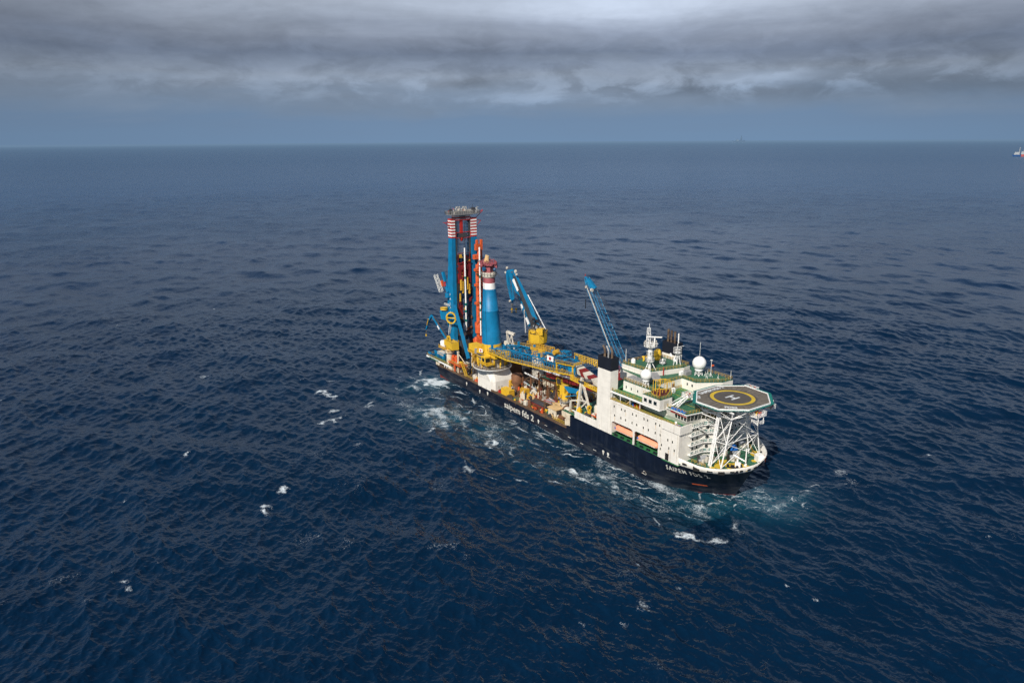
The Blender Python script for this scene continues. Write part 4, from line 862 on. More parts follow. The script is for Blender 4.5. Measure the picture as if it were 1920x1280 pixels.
for t in (.04, .2, .4, .62, .9):
    for s in (-1, 1): p = bpt(t, s, 1); bo.bar(p, p + Vector((0, 0, 1.7)), .7, .9)
bo.bar(bpt(.93, -1, .5), bpt(1, -1, .5), .3, 2.8)
boom = bo.build('crane_boom', 'blue', mc)
for s_, k_, t0_, t1_ in ((-1, 0, .0, 1.0), (1, 1, .14, .78), (-1, 1, .82, 1.0)):
    def wk(h):
        m = 20; e = (0, -.4, .1); g = (0, .5, .1)
        for i in range(m):
            a = bpt(lp(t0_, t1_, i / m), s_ * 1.16, k_); b = bpt(lp(t0_, t1_, (i + 1) / m), s_ * 1.16, k_); h.bar(a, b, .95, .28, 0); h.rail([a + V3(e), b + V3(e)], 1.15, 1.4, .06, 1, 2)
            if k_ == 0: h.rail([a + V3(g), b + V3(g)], 1.15, 1.4, .05, 1, 1)
    sub('boom_walkway', ['yellow', 'rail'], boom, wk)
sub('hand_winches', 'yellow', boom, lambda h: [h.bar(bpt(.55 + .018 * i, -.2 + .05 * math.sin(i), .55), bpt(.55 + .018 * i, -.2 + .05 * math.sin(i), .55) + V3((0, .5, 1.0)), .18) for i in range(24)])
def clut(h):
    random.seed(3)
    for i in range(46):
        t = random.uniform(.05, .98); a = bpt(t, random.uniform(-.9, .9), random.uniform(.1, .9)); b = a + Vector((random.uniform(-2, 2), random.uniform(-1.5, 1.5), random.uniform(-.6, .9))); h.bar(a, b, random.uniform(.1, .28), mi=random.choice((0, 0, 1, 2, 2)))
sub('boom_rigging', ['yellowold', 'blue', 'dkgrey'], boom, clut)
sub('tip_frame', ['yellow'], boom, lambda h: (h.rail([bpt(1.0, -1.2, .95), bpt(1.0, 1.3, .95)], 1.3, .9, .08, 0, 3), h.rail([bpt(.86, 1.2, 1.0), bpt(1.0, 1.2, 1.0), (102, -3.6, 26.4)], 2.4, 1.0, .08, 0, 4), h.bar(bpt(.98, -1.05, 1), bpt(.98, -1.05, 0) - Vector((0, 0, 2.0)), .6, .6), h.bar(bpt(.82, -1.05, 1), bpt(.82, -1.05, 0), .5, .5), h.rail([(92, -11.4, 21.6), (113.0, -10.6, 20.4)], 1.2, 1, .07, 0, 3), h.bar((92, -10.9, 21.4), (113.2, -10.2, 20.2), 1.2, .3)))
sub('boom_winch', ['yellowold', 'blue'], boom, lambda h: (h.tube((76, -6.6, 26.9), (76, -4.2, 27.1), 1.0, n=12), h.box(62, 70, -7.6, -4.8, 25.2, 26.4), h.lattice((79.5, -5.6, 27.6), (84, -5.4, 28.2), 2.0, 1.6, 3, .16, .1, 1), h.rail([(58, -6.2, 26), (74, -4.6, 26.6)], 1.6, 1.2, .08, 0, 3)))
sub('name_board', ['white', 'red'], boom, lambda h: (h.obox((81.5, -12.6, 27.0), (3.4, .12, 2.0), .1, 0), h.obox((81.5, -12.7, 27.0), (1.1, .1, 1.1), .1, 1)))
h = MB()
for (dx, dy, t) in ((0, 0, .98), (.3, .5, .98), (0, 1, .6), (.3, -.6, .9), (1, .4, .8)):
    h.tube((XT + 2.4 + dx, KY + dy, 55.6), bpt(t, .3 + dy * .5, 1.2), .045, n=4)
h.tube((XT - .6, KY - 2.9, 52), (KX + .4, KY - 4.25, 21), .04, n=4); h.tube((XT + .6, KY - 2.9, 52), (KX + 2.4, KY - 4.0, 21), .04, n=4); h.tube((XT + 2.6, KY + .6, 52), (50, -9, 24), .04, n=4)
h.build('luffing_cable', 'cable', mc)
# hook block frame beside the mast
sub('hook_block', 'offwhite', mc, lambda h: (h.bar((47.2, -8, 22), (46.6, -8.4, 29.4), .6), h.bar((50.2, -7, 22), (48.6, -7.6, 29.2), .5), h.bar((46.6, -8.4, 29.4), (50.4, -7.2, 28.8), 1.1, 1.0), h.bar((47, -8, 23), (49, -7.6, 28.6), .3), h.bar((49.6, -7.4, 23), (47, -8.2, 28), .3), h.tube((46.2, -9, 24.5), (46.2, -8, 24.5), 1.0, n=10)))
# striped nose behind the boom
sn = sub('pipe_stinger', ['crimson', 'white'], ship, lambda h: (h.bar((64, .3, 13.8), (82, .3, 15.2), 2.6, 2.2, 0), h.bar((63, -1.4, 15.6), (83, -1.1, 16.4), .5, .6, 1), h.bar((82, .4, 15.2), (96, .8, 15.6), 2.6, 2.2, 0)))
for k in range(5):
    x = 92.4 + k * 2.3; z1 = 25.6 - k * .62; hh = 2.6 - k * .2; sl_ = 1.3
    sub('boom_tip_section', 'offwhite' if k % 2 == 0 else 'crimson', boom, lambda h: h.add([(x, -8.4, z1 - hh), (x + 2.28, -8.4, z1 - hh - .3), (x + 2.28, -4.9, z1 - hh - .3), (x, -4.9, z1 - hh), (x - sl_, -8.6, z1), (x + 2.28 - sl_, -8.6, z1 - .6), (x + 2.28 - sl_, -5.2, z1 - .6), (x - sl_, -5.2, z1)], [(0, 3, 2, 1), (4, 5, 6, 7), (0, 1, 5, 4), (1, 2, 6, 5), (2, 3, 7, 6), (3, 0, 4, 7)]))
def fl(h):
    random.seed(14)
    for k in range(70): x = random.uniform(88, 99); y = random.uniform(3, 9); z = random.uniform(16, 24); h.bar((x, y, z), (x + random.uniform(-1, 1), y + random.uniform(-1, 1), z + random.uniform(-.8, .8)), .3, mi=random.choice((0, 0, 0, 1)))
sub('cable_tray', ['yellow', 'offwhite'], ship, fl)
sub('winch_enclosure', 'crimson', ship, lambda h: h.box(92, 101, 6, 13, 11, 22.4))
# boom rest
br = sub('boom_rest', 'offwhite', ship, lambda h: [h.bar(a, b, w) for a, b, w in (((98.6, -13.2, 10.8), (98.0, -10.8, 23.6), .8), ((104.8, -12.0, 11.2), (98.0, -10.8, 22.6), .7), ((98.2, -12.4, 15.4), (102.4, -11.6, 15.6), .4), ((98.4, -13, 11.4), (102, -11.8, 15.6), .4), ((102.8, -11.2, 11.2), (98.4, -11.6, 17), .35), ((96.2, -14.6, 10.6), (96.2, -14.4, 15.0), .6), ((96.2, -14.4, 15.0), (98.4, -12, 15.2), .5), ((99, -4, 11.2), (101.4, -6, 21.5), .7), ((107, -4, 11.2), (103.4, -6, 21.5), .7), ((98.0, -10.8, 20.5), (101.4, -6, 20.5), .5), ((100, -4.4, 15), (106, -4.4, 15), .4))])
sub('saddle', 'dkgrey', br, lambda h: (h.box(96.8, 99.6, -11.6, -6, 21.6, 22.4), h.tube((99, -9.6, 22.2), (101, -7.6, 22.2), .8, n=8)))
for (x, y, z) in ((93.4, -8.6, 13.6), (105.2, -13.6, 12.6)):
    sub('spare_hook', ['yellow', 'black'], ship, lambda h: (h.tube((x, y, z + 2.2), (x + .5, y, z + 2.2), .95, n=14, mi=0), h.bar((x + .2, y, z + 1.6), (x + .2, y, z - .6), .6, 1.1, 0), h.tube((x, y, z - .9), (x + .5, y, z - .9), .85, n=14, mi=0), h.tube((x + .3, y - .1, z + 2.2), (x + .56, y - .1, z + 2.2), .3, n=10, mi=1), h.bar((x + .2, y, z - 1.6), (x + .2, y, 5), .25, mi=0)))

# ================================================================= port knuckle crane (yellow tub)
c2 = sub('port_crane', ['offwhite', 'yellowold'], ship, lambda h: (h.lathe(43, 10.5, [(2.6, 5), (2.5, 15)], 20, 0), h.lathe(43, 10.5, [(3.0, 15), (2.8, 16), (2.8, 20.4)], 20, 1)))
sub('crane_tub', ['yellow', 'dkgrey'], c2, lambda h: (h.lathe(43.2, 10.4, [(3.0, 20.2), (4.1, 21.4), (4.2, 25.3)], 12, 0, smooth=False), h.lathe(43.2, 10.4, [(4.0, 25.3), (4.0, 25.4)], 12, 1), h.obox((46.2, 9.6, 26.6), (3.0, 2.8, 2.6), .5, 0), h.obox((42.0, 8.6, 25.8), (3.0, 2.2, .9), .5, 0), h.rail([(43.2 + 4.1 * math.cos(i * math.pi / 6), 10.4 + 4.1 * math.sin(i * math.pi / 6), 25.3) for i in range(13)], 1.2, 1.2, .06, 0)))
bm2 = sub('crane_boom', ['blue', 'dkgrey', 'white'], c2, lambda h: (
    h.bar((38.8, 9.3, 27.8), (31.2, 9.6, 37.5), .9, 1.7, 0), h.bar((42.4, 11.0, 28.0), (34.8, 11.2, 37.5), .9, 1.7, 0), h.bar((31.2, 9.6, 37.5), (22.0, 9.8, 49.6), .9, 1.6, 0, .7, 1.0), h.bar((34.8, 11.2, 37.5), (24.0, 11.0, 49.8), .9, 1.6, 0, .7, 1.0),
    h.bar((40.6, 10.1, 28.2), (25.6, 10.4, 47.6), 2.6, .8, 1, 1.6, .5), h.bar((26.0, 9.8, 46.4), (29.6, 10, 41.8), 1.4, 1.2, 2), h.bar((38.6, 8.7, 28.4), (36.6, 8.8, 31), .3, 1.3, 2), h.bar((33.6, 8.95, 34.6), (32.4, 9.05, 36.2), .2, 1.1, 2)))
for k, ch in enumerate('HUISMAN'):
    lettering('boom_lettering', ch, 1.3, lambda u, v, k=k: (29.6 - k * -.0 + (-.61 * (k * 1.25) + u * .6) * -1 * .8, 9.0, 39.6 - k * 1.0 * .98 + v * .8 - u * .3), 'white', bm2, bold=.04)
def mach(h):
    random.seed(4)
    for k in range(22): a = V3((random.uniform(41.5, 45.5), random.uniform(8.4, 11.4), random.uniform(27, 31.5))); h.obox(a, (random.uniform(.4, 1.3), random.uniform(.3, 1.1), random.uniform(.4, 1.4)), random.random(), random.randrange(3))
sub('boom_machinery', ['dkgrey', 'steel', 'black'], c2, mach)
sub('luffing_cylinder', 'steel', c2, lambda h: (h.tube((37.6, 7.8, 24.5), (35.2, 8.8, 34.4), .3, n=8), h.tube((45.8, 12.6, 27), (33.8, 11.8, 40.4), .3, n=8)))
jb = sub('knuckle_jib', 'blue', c2, lambda h: (h.bar((21.0, 9.6, 49.4), (21.9, 9.8, 42.6), 1.0, 1.0, 0, 1.3, 1.2), h.bar((22.0, 9.8, 42.6), (24.4, 10, 35.0), .9, 1.3, 0, .7, .9), h.bar((23.2, 10.8, 48.8), (24.8, 10.4, 36.6), .6, .9), h.bar((21.0, 9.7, 49.4), (24.2, 11.0, 50.2), .8, .9)))
sub('jib_sheave', 'offwhite', jb, lambda h: [h.tube((x, y - .25, z), (x, y + .25, z), r, n=12) for x, y, z, r in ((21.4, 9.2, 51.0, .55), (20.3, 9.2, 48.8, .5), (26.6, 10.2, 50.0, .75), (27.4, 10.2, 48.7, .5), (23.4, 9.4, 36.0, .6), (25.0, 9.5, 34.8, .6), (24.6, 9.4, 33.9, .4))])
for x, z in ((23.9, 32.3), (27.3, 32.9)):
    sub('crane_hook', 'yellow', c2, lambda h: (h.tube((x, 10, 36), (x, 10, z + .5), .035, n=4), h.obox((x, 10, z), (.7, .5, 1.0), .2), h.obox((x, 10, z - 1.2), (.4, .4, .6), .2)))
# ================================================================= lattice boom crane amidships, port
c3 = sub('lattice_crane', ['creamold', 'yellowold'], ship, lambda h: (h.lathe(101.4, 10, [(2.0, 11), (2.0, 17.4)], 16, 0), h.obox((102.6, 10, 18.2), (6, 4, 1.8), 0, 1)))
A0, A1 = V3((99.6, 10, 20.2)), V3((75.4, 10, 54.2))
def lat(h):
    m = A0.lerp(A1, .12); m2 = A0.lerp(A1, .9); up = (1, 0, .5)
    h.lattice(A0, m, 1.2, 1.2, 2, .16, .07, 0, w2=4.0, h2=2.6, up=up, mb=0); h.lattice(m, m2, 3.8, 2.4, 9, .12, .035, 0, w2=2.8, h2=2.0, up=up, mb=0); h.lattice(m2, A1, 2.8, 2.0, 2, .15, .07, 0, w2=1.5, h2=1.2, up=up)
bm3 = sub('lattice_boom', 'blue', c3, lat)
sub('boom_head', ['blue', 'offwhite', 'red'], bm3, lambda h: (h.bar((76.2, 9.6, 53.8), (79.2, 10.8, 50.4), 1.6, 1.8, 0), h.bar((74.6, 9.7, 54.6), (76.6, 10, 53.6), .5, .6, 0), h.bar((74.7, 9.7, 54.9), (74.7, 9.7, 55.8), .2, mi=2), h.tube((79.4, 9.0, 50.2), (79.8, 9.0, 50.2), .75, n=12, mi=1), h.tube((77, 8.0, 51.2), (77, 8.5, 51.2), .5, n=10, mi=1)))
sub('boom_catwalk', 'offwhite', bm3, lambda h: [h.bar(A0.lerp(A1, t) + Vector((0, 1.9, 1.0)), A0.lerp(A1, t) + Vector((1.6, .6, 1.6)), .18) for t in (.25, .34, .45, .52, .6, .68, .76, .83)] + [h.bar(A0.lerp(A1, .1) + Vector((0, -2.3, -.6)), A0.lerp(A1, .93) + Vector((0, -1.6, -.5)), .22)])
sub('pendant_cable', 'cable', c3, lambda h: [h.tube((79.4, 9.6 + k, 51.2), (112.6 + k * .4, 3.8 + k, 32.0), .045, n=4) for k in (0, .5, 1.0, 1.5)] + [h.tube((76.8, 8.4, 51), (76.8, 8.4, 46.2), .03, n=4)])
sub('boom_weight', 'black', c3, lambda h: h.tube((76.8, 8.4, 46.2), (76.8, 8.4, 42.6), .2, n=6))
# ================================================================= yellow deck cranes
c4 = sub('pedestal_crane', ['creamold', 'steel'], ship, lambda h: (h.lathe(83.0, -6.4, [(1.5, 5), (1.5, 9.0)], 20, 0), h.lathe(83.0, -6.4, [(2.2, 9), (2.3, 9.3), (2.3, 9.4)], 20, 1), h.rail([(83 + 2.2 * math.cos(i * math.pi / 5), -6.4 + 2.2 * math.sin(i * math.pi / 5), 9.4) for i in range(11)], 1.0, 1, .06, 1)))
sub('crane_house', ['yellow', 'yellowold'], c4, lambda h: (h.lathe(83, -6.4, [(1.4, 9.4), (1.3, 12.6)], 14, 0), h.obox((82.4, -6.4, 13.6), (2.4, 2.4, 3.6), .2, 0), h.obox((83.4, -5.2, 12.0), (1.0, 1.4, 3.0), .2, 1), h.tube((81.6, -7.6, 10.4), (81.6, -7.6, 11.8), .4, n=8, mi=1)))
sub('crane_boom', 'blue', c4, lambda h: (h.add([(83.4, -7.4, 15.4), (93.2, -7.4, 16.4), (93.2, -7.4, 15.0), (86.4, -7.4, 13.6), (83.4, -6.4, 15.4), (93.2, -6.4, 16.4), (93.2, -6.4, 15.0), (86.4, -6.4, 13.6)], [(0, 3, 2, 1), (4, 5, 6, 7), (0, 1, 5, 4), (1, 2, 6, 5), (2, 3, 7, 6), (3, 0, 4, 7)]), h.bar((84, -7, 11.4), (91.6, -7, 14.2), .35)))
c5 = sub('deck_crane', ['yellow', 'dkgrey'], ship, lambda h: (h.box(70.6, 74.6, -1.0, 1.6, 9.2, 14.6, 0), h.box(71.4, 73.6, -1.12, -1.0, 12.2, 14.2, 1), h.lathe(73.5, 2.6, [(1.6, 5), (1.6, 13.4)], 14, 0)))
def hoop2(h):
    for k in range(12):
        t0 = -.3 + 3.9 * k / 12; t1 = -.3 + 3.9 * (k + 1) / 12; h.bar((73.4 + 1.5 * math.cos(t0), -.8, 15.4 + 1.5 * math.sin(t0)), (73.4 + 1.5 * math.cos(t1), -.8, 15.4 + 1.5 * math.sin(t1)), .8, .6)
sub('hose_hoop', 'yellow', c5, hoop2)
sub('crane_jib', 'yellowold', c5, lambda h: (h.bar((76, 2.5, 15), (84, 2.8, 15.6), 1.1, .9), h.tube((76.4, 2, 14), (79, 2, 14.2), .6, n=8)))

# ================================================================= working deck gear
pr = sub('pipe_house', ['creamold', 'brown', 'green'], ship, lambda h: (h.box(56.5, 78.5, 1.8, 14, 5, 10.2, 0), h.box(56.3, 78.7, 1.6, 1.85, 9.6, 10.35, 1), h.box(57, 78, 2.2, 13.6, 10.2, 10.3, 2)))
for k in range(8): x = 58 + k * 2.7; sub('wall_stiffener', 'brown', pr, lambda h: h.box(x, x + .18, 1.55, 1.8, 5, 9.6))
for k, (x, y) in enumerate(((55.6, -6.6), (60.4, -6.0), (65.2, -5.4), (70.0, -4.8), (74.8, -4.2), (58.4, -.6), (68.4, 0.2), (78.2, 1.0))):
    hh = 6.6 + .8 * (k % 3)
    sub('pipe_stanchion', 'brown', ship, lambda h: (h.bar((x, y, 5), (x, y, 5 + hh), .5), h.bar((x - 1.5, y - .4, 5), (x, y, 5 + hh * .62), .32), h.bar((x + 1.3, y + .2, 5), (x, y, 5 + hh * .5), .28), h.bar((x - 1.5, y - .4, 5.5), (x + 1.3, y + .2, 5.5), .2), h.bar((x, y, 5 + hh * .8), (x, y + 3, 5 + hh * .8), .25)))
sub('roller_track', 'brown', ship, lambda h: [h.bar((56 + k * 2.3, -14.6 + .1 * k, 5.12), (60.5 + k * 2.3, -9.0 + .2 * k, 5.12), .35, .2) for k in range(10)])
sub('deck_patch', 'green', ship, lambda h: h.prism([(56.6, -15.2), (61, -15.6), (66, -9.6), (60.4, -9.2)], 5.0, 5.03))
tent = sub('welding_shelter', ['tan', 'creamold', 'dkgrey'], ship, lambda h: (h.box(82.6, 87.2, -14.2, -10.6, 5, 8.2, 1), h.prism([(82.3, -14.5), (87.6, -14.5), (87.6, -10.3), (82.3, -10.3)], 8.2, 8.5, 0), h.box(87.18, 87.26, -13.8, -11.2, 5, 7.9, 2)))
sub('tensioner_frame', ['brown', 'dkgrey', 'crimson'], ship, lambda h: (h.box(69.2, 79, -13.6, -10.4, 5, 6.4, 0), h.box(70, 78, -13.2, -10.8, 6.4, 7.2, 1), h.bar((69, -13.8, 6.6), (79.4, -13.8, 6.6), .4, mi=2), h.bar((69, -10.2, 7.2), (79.4, -10.2, 7.2), .35, mi=0), h.rail([(69, -14.2, 5), (80, -14.2, 5)], 1.6, 1.6, .07, 0, 3)))
sub('hatch_platform', ['tan', 'brown'], ship, lambda h: (h.prism([(79.4, -9.9), (82.0, -11.4), (84.6, -9.8), (82, -8.2)], 8.3, 8.5, 0), h.bar((79.8, -9.9, 5), (79.8, -9.9, 8.3), .25, mi=1), h.bar((82, -11.1, 5), (82, -11.1, 8.3), .25, mi=1), h.bar((84.2, -9.8, 5), (84.2, -9.8, 8.3), .25, mi=1)))
sub('hose_reel', 'bluebr', ship, lambda h: [h.bar((77.8 + 2.0 * math.cos(.3 + k * .3), -3.6, 7.0 + 2.0 * math.sin(.3 + k * .3)), (77.8 + 2.0 * math.cos(.6 + k * .3), -3.6, 7.0 + 2.0 * math.sin(.6 + k * .3)), .4) for k in range(9)])
sub('capstan_drum', ['brown', 'dkgrey'], ship, lambda h: (h.lathe(49.4, -5.2, [(2.6, 6.5), (2.6, 10.5), (2.2, 11)], 18, 0), h.box(46.5, 52, -8, -3, 5, 6.5, 1), h.lathe(53.4, -8.4, [(1.5, 5), (1.5, 8.6)], 14, 0)))
for (x, y, m1) in ((98.0, 7.0, 0), (96.5, -5.0, 0), (89.6, -9.6, 0)):
    sub('cable_drum', ['offwhite', 'brown'], ship, lambda h: (h.tube((x - 1.6, y, 7.4), (x + 1.6, y, 7.4), 1.7, n=16, mi=0), h.tube((x - 1.9, y, 7.4), (x - 1.6, y, 7.4), 2.2, n=16, mi=1), h.tube((x + 1.6, y, 7.4), (x + 1.9, y, 7.4), 2.2, n=16, mi=1)))
sub('mud_tank', ['offwhite', 'brown'], ship, lambda h: (h.box(104, 110.5, -8, -2, 11.3, 15, 0), h.lathe(106, -9.8, [(1.5, 11.3), (1.5, 14.6), (1, 15.2)], 16, 0), h.lathe(109, -10.4, [(1.3, 11.3), (1.3, 14), (.8, 14.6)], 16, 0)))
random.seed(33)
COLS = ['yellowold', 'brown', 'dkgrey', 'creamold', 'rustdeck', 'grey', 'yellow', 'brown', 'offwhite', 'crimson', 'dkgrey', 'orange', 'green', 'tan', 'dkgrey', 'rustdeck']
def gear(x, y, zb, s, hh, m_):
    def f(h):
        r = random.random(); a = random.random()
        if r < .35: h.obox((x, y, zb + hh * .35), (s * 1.5, s, hh * .7), a); h.obox((x + .1, y, zb + hh * .8), (s * .7, s * .6, hh * .3), a); h.bar((x + s * .5, y, zb), (x + s * .5, y, zb + hh * 1.2), .12)
        elif r < .6: h.tube((x, y, zb), (x, y, zb + hh), s * .42, n=10); h.lathe(x, y, [(s * .5, zb + hh * .4), (s * .5, zb + hh * .5)], 10); h.tube((x, y, zb + hh * .8), (x + s, y + .3, zb + hh * .4), .13, n=6)
        elif r < .8: h.obox((x, y, zb + .2), (s * 2, s, .4), a); h.tube((x - s * .8, y, zb + .4 + s * .4), (x + s * .8, y, zb + .4 + s * .4), s * .42, n=10); h.tube((x - s * .85, y, zb + .4 + s * .4), (x - s * .7, y, zb + .4 + s * .4), s * .6, n=10)
        else:
            for k in range(3): h.bar((x + k * .5 * s, y, zb), (x + k * .5 * s, y, zb + hh), .14); 
            h.bar((x, y, zb + hh), (x + s, y, zb + hh), .14); h.bar((x, y, zb + hh * .5), (x + s, y, zb + hh * .5), .12); h.obox((x + s * .5, y + .4, zb + hh * .3), (s, .6, hh * .5), 0)
    sub('deck_gear', m_, ship, f)
for k in range(120): gear(random.uniform(50, 97), random.choice([random.uniform(-8.8, -.5), random.uniform(-8.8, 1.5), random.uniform(-15.2, -9), random.uniform(1.8, 15)]) , 5, random.uniform(.5, 1.8), random.uniform(.6, 4.0), random.choice(COLS))
for k in range(24): gear(random.uniform(57, 78), random.uniform(2.6, 13.2), 10.3, random.uniform(.6, 2.0), random.uniform(.8, 4.4), random.choice(COLS))
for k in range(14): gear(random.uniform(82, 97), random.uniform(-15.2, -11), 5, random.uniform(.5, 1.2), random.uniform(.5, 1.8), random.choice(COLS))
for k in range(26): gear(random.uniform(100.5, 112), random.uniform(-16, 14), 11.35, random.uniform(.6, 1.6), random.uniform(.6, 2.6), random.choice(['offwhite', 'yellow', 'dkgrey', 'grey', 'offwhite', 'brown', 'red']))
sub('railing_cluster', 'rail', ship, lambda h: (h.rail([(88, -15.8, 5), (97, -15.8, 5)], 1.6, 1.2, .07, 0, 3), h.rail([(90, -12, 7), (97, -12, 7), (97, -8, 7)], 1.2, 1.2, .07, 0, 3), h.rail([(97.4, -15.8, 11.4), (101, -15.8, 11.4)], 1.0, 1.2, .06)))
sub('fwd_bulkhead', ['creamold', 'green'], ship, lambda h: (h.box(95.2, 98.9, -16.2, -12.6, 5, 8.0, 0), h.box(88.5, 99, -12.4, 16, 5, 8.4, 0), h.box(88.6, 99, -12.3, 16, 8.4, 8.5, 1)))
# lifeboat bay details and the foredeck gear
for x in (122.4, 128.4, 133.2, 139.6): sub('davit_arm', 'offwhite', ship, lambda h: (h.bar((x, -12.6, 15.2), (x, -15.4, 15.5), .35), h.bar((x, -12.6, 11), (x, -12.7, 15.4), .4)))
for x in range(122, 142, 3): sub('deck_bollard', 'black', ship, lambda h: (h.tube((x, -16.4, 10.75), (x, -16.4, 11.35), .28, n=8), h.tube((x + .8, -16.4, 10.75), (x + .8, -16.4, 11.35), .28, n=8), h.obox((x + .4, -16.4, 10.8), (1.6, .6, .12))))
z = 11.31
for P in (((156.6, -7.2), (158.6, -10.2), (160.2, -9.6), (159.6, -6)), ((158, -6), (163.6, -8.4), (166, -4.2), (164.6, -.6), (161, -1.2)), ((152.4, -14.6), (157.4, -14.6), (157.2, -13.2), (152.4, -13.2)), ((155.6, -4.6), (157.2, -7.4), (159, -5.6), (157.4, -2.6))):
    sub('deck_marking', 'lineyel', ship, lambda h: h.prism(list(P), z, z + .03))
for (x, y, r) in ((160.2, 8.6, 2.4), (158.4, -10.8, .8), (162.6, 3.4, .8), (155.4, 3.4, 1.3)):
    sub('deck_marking', 'lineyel', ship, lambda h: h.lathe(x, y, [(r, z), (r, z + .04)], 20, smooth=False))
for (x, y, s) in ((153.6, -9.2, 1.3), (155.0, -7.4, 1.0), (154.6, -11.6, .8), (158.6, -1.6, 1.3), (157, 1.4, 1.1), (154.0, -1, 1.2), (153.4, 9, 1.3)):
    sub('anchor_windlass', ['offwhite', 'dkgrey', 'steel'], ship, lambda h: (h.obox((x, y, 11.7), (s * 2.2, s * 1.2, .8), .4, 0), h.tube((x - s * .4, y - s, 12.4), (x + s * .4, y + s, 12.4), s * .62, n=12, mi=2), h.tube((x - s * .5, y - s * 1.2, 12.4), (x - s * .4, y - s, 12.4), s * .85, n=12, mi=1), h.obox((x + s, y + .3, 12.2), (s * .6, s * .9, 1.6), .2, 0)))
sub('chain_cover', 'bluebr', ship, lambda h: (h.box(155.4, 156.6, 1.4, 3.4, 11.3, 13.4), h.box(153.6, 154.6, 3.4, 5.2, 11.3, 13.2)))
for (x, y) in ((162.2, -5.8), (162.4, -4.2), (160.8, -6.6), (161.8, 7.4), (160.8, 9.4), (152.8, -14.8), (165.2, 2.6), (158.0, 12.0), (164.2, -8.4)):
    sub('mooring_bitts', 'black', ship, lambda h: (h.tube((x, y, 11.3), (x, y, 12.2), .35, n=10), h.tube((x + 1, y + .5, 11.3), (x + 1, y + .5, 12.2), .35, n=10), h.obox((x + .5, y + .25, 11.36), (1.9, .9, .12), .46)))
sub('bow_light_mast', 'white', ship, lambda h: (h.tube((163.3, -1.6, 11.3), (163.3, -1.6, 17), .22, .15, 8), h.bar((163.0, -2.4, 16.6), (163.6, -.8, 16.6), .15), h.lathe(163.3, -1.6, [(.5, 11.3), (.4, 12)], 8)))
sub('mooring_davit', 'white', ship, lambda h: (h.tube((162.6, -4.6, 11.3), (162.6, -4.6, 14.0), .3, n=8), h.tube((161.4, -5.2, 15.2), (164.4, -3.6, 13.8), .25, n=8), h.obox((162.6, -4.2, 12.2), (1.6, .8, 1.4), .4)))
sub('storage_locker', 'white', ship, lambda h: (h.obox((163.6, 4.6, 12.3), (2.4, 2.0, 2.0), -.4), h.obox((163.6, 4.6, 13.4), (2.0, 1.6, .3), -.4)))
sub('vent_trunk', 'orange', ship, lambda h: (h.tube((164.6, 5.8, 11.3), (164.6, 5.8, 12.6), .35, n=8), h.sphere((164.6, 5.8, 12.7), .5, 0, 8, 6)))
for A_ in (((152, -12.6, 11.3), (157, -12.2, 11.3)), ((152.6, 13, 11.3), (160, 7, 11.3))): sub('foredeck_railing', 'rail', ship, lambda h: h.rail(list(A_), 1.0, 1.4, .05))

# ================================================================= LOOSE THINGS
def lifeboat(x, label):
    L = 8.9
    t = thing('lifeboat', label, 'lifeboat', (x, -15.1, 11.9), 'orange enclosed lifeboats in the side bays')
    prof = [(-.5, .0), (-.5, .55), (-.46, .8), (-.38, .93), (-.2, 1), (.2, 1), (.38, .95), (.46, .82), (.5, .6), (.5, 0)]
    h = MB(); n = 16
    P = []
    for u, s in prof:
        for i in range(n):
            a = 2 * math.pi * i / n; yy = math.cos(a) * 1.45 * max(s, .02); zz = math.sin(a) * (1.25 if math.sin(a) > 0 else 1.0) * max(s, .02)
            P.append((x + u * L, -15.1 + yy, 13.0 + zz))
    fs = [(k * n + i, k * n + (i + 1) % n, (k + 1) * n + (i + 1) % n, (k + 1) * n + i) for k in range(len(prof) - 1) for i in range(n)]
    h.add(P, [f[::-1] for f in fs], 0, True); h.build('canopy', 'boatorange', t)
    h = MB(); h.bar((x - L * .47, -16.5, 12.75), (x + L * .47, -16.5, 12.75), .12, .2); h.bar((x - L * .4, -15.1, 11.95), (x + L * .4, -15.1, 11.95), .3, .4); h.build('fender', 'offwhite', t)
    h = MB(); h.box(x - 3.6, x - 2.5, -15.5, -14.7, 14.0, 14.5); h.build('conning_cabin', 'boatorange', t)
    for d in (-3.2, 3.0):
        h = MB(); h.tube((x + d, -15.1, 14.1), (x + d, -15.1, 15.5), .08, n=5); h.obox((x + d, -15.1, 14.5), (.5, .4, .5)); h.build('lifting_hook', 'steel', t)
    h = MB(); h.box(x - 4.0, x - 3.4, -16.45, -16.3, 13.2, 13.6); h.build('side_mark', 'bluebr', t)
lifeboat(125.7, 'faded orange enclosed lifeboat hanging in the aft one of the two side bays')
lifeboat(136.3, 'faded orange enclosed lifeboat hanging in the forward side bay nearer the bow')
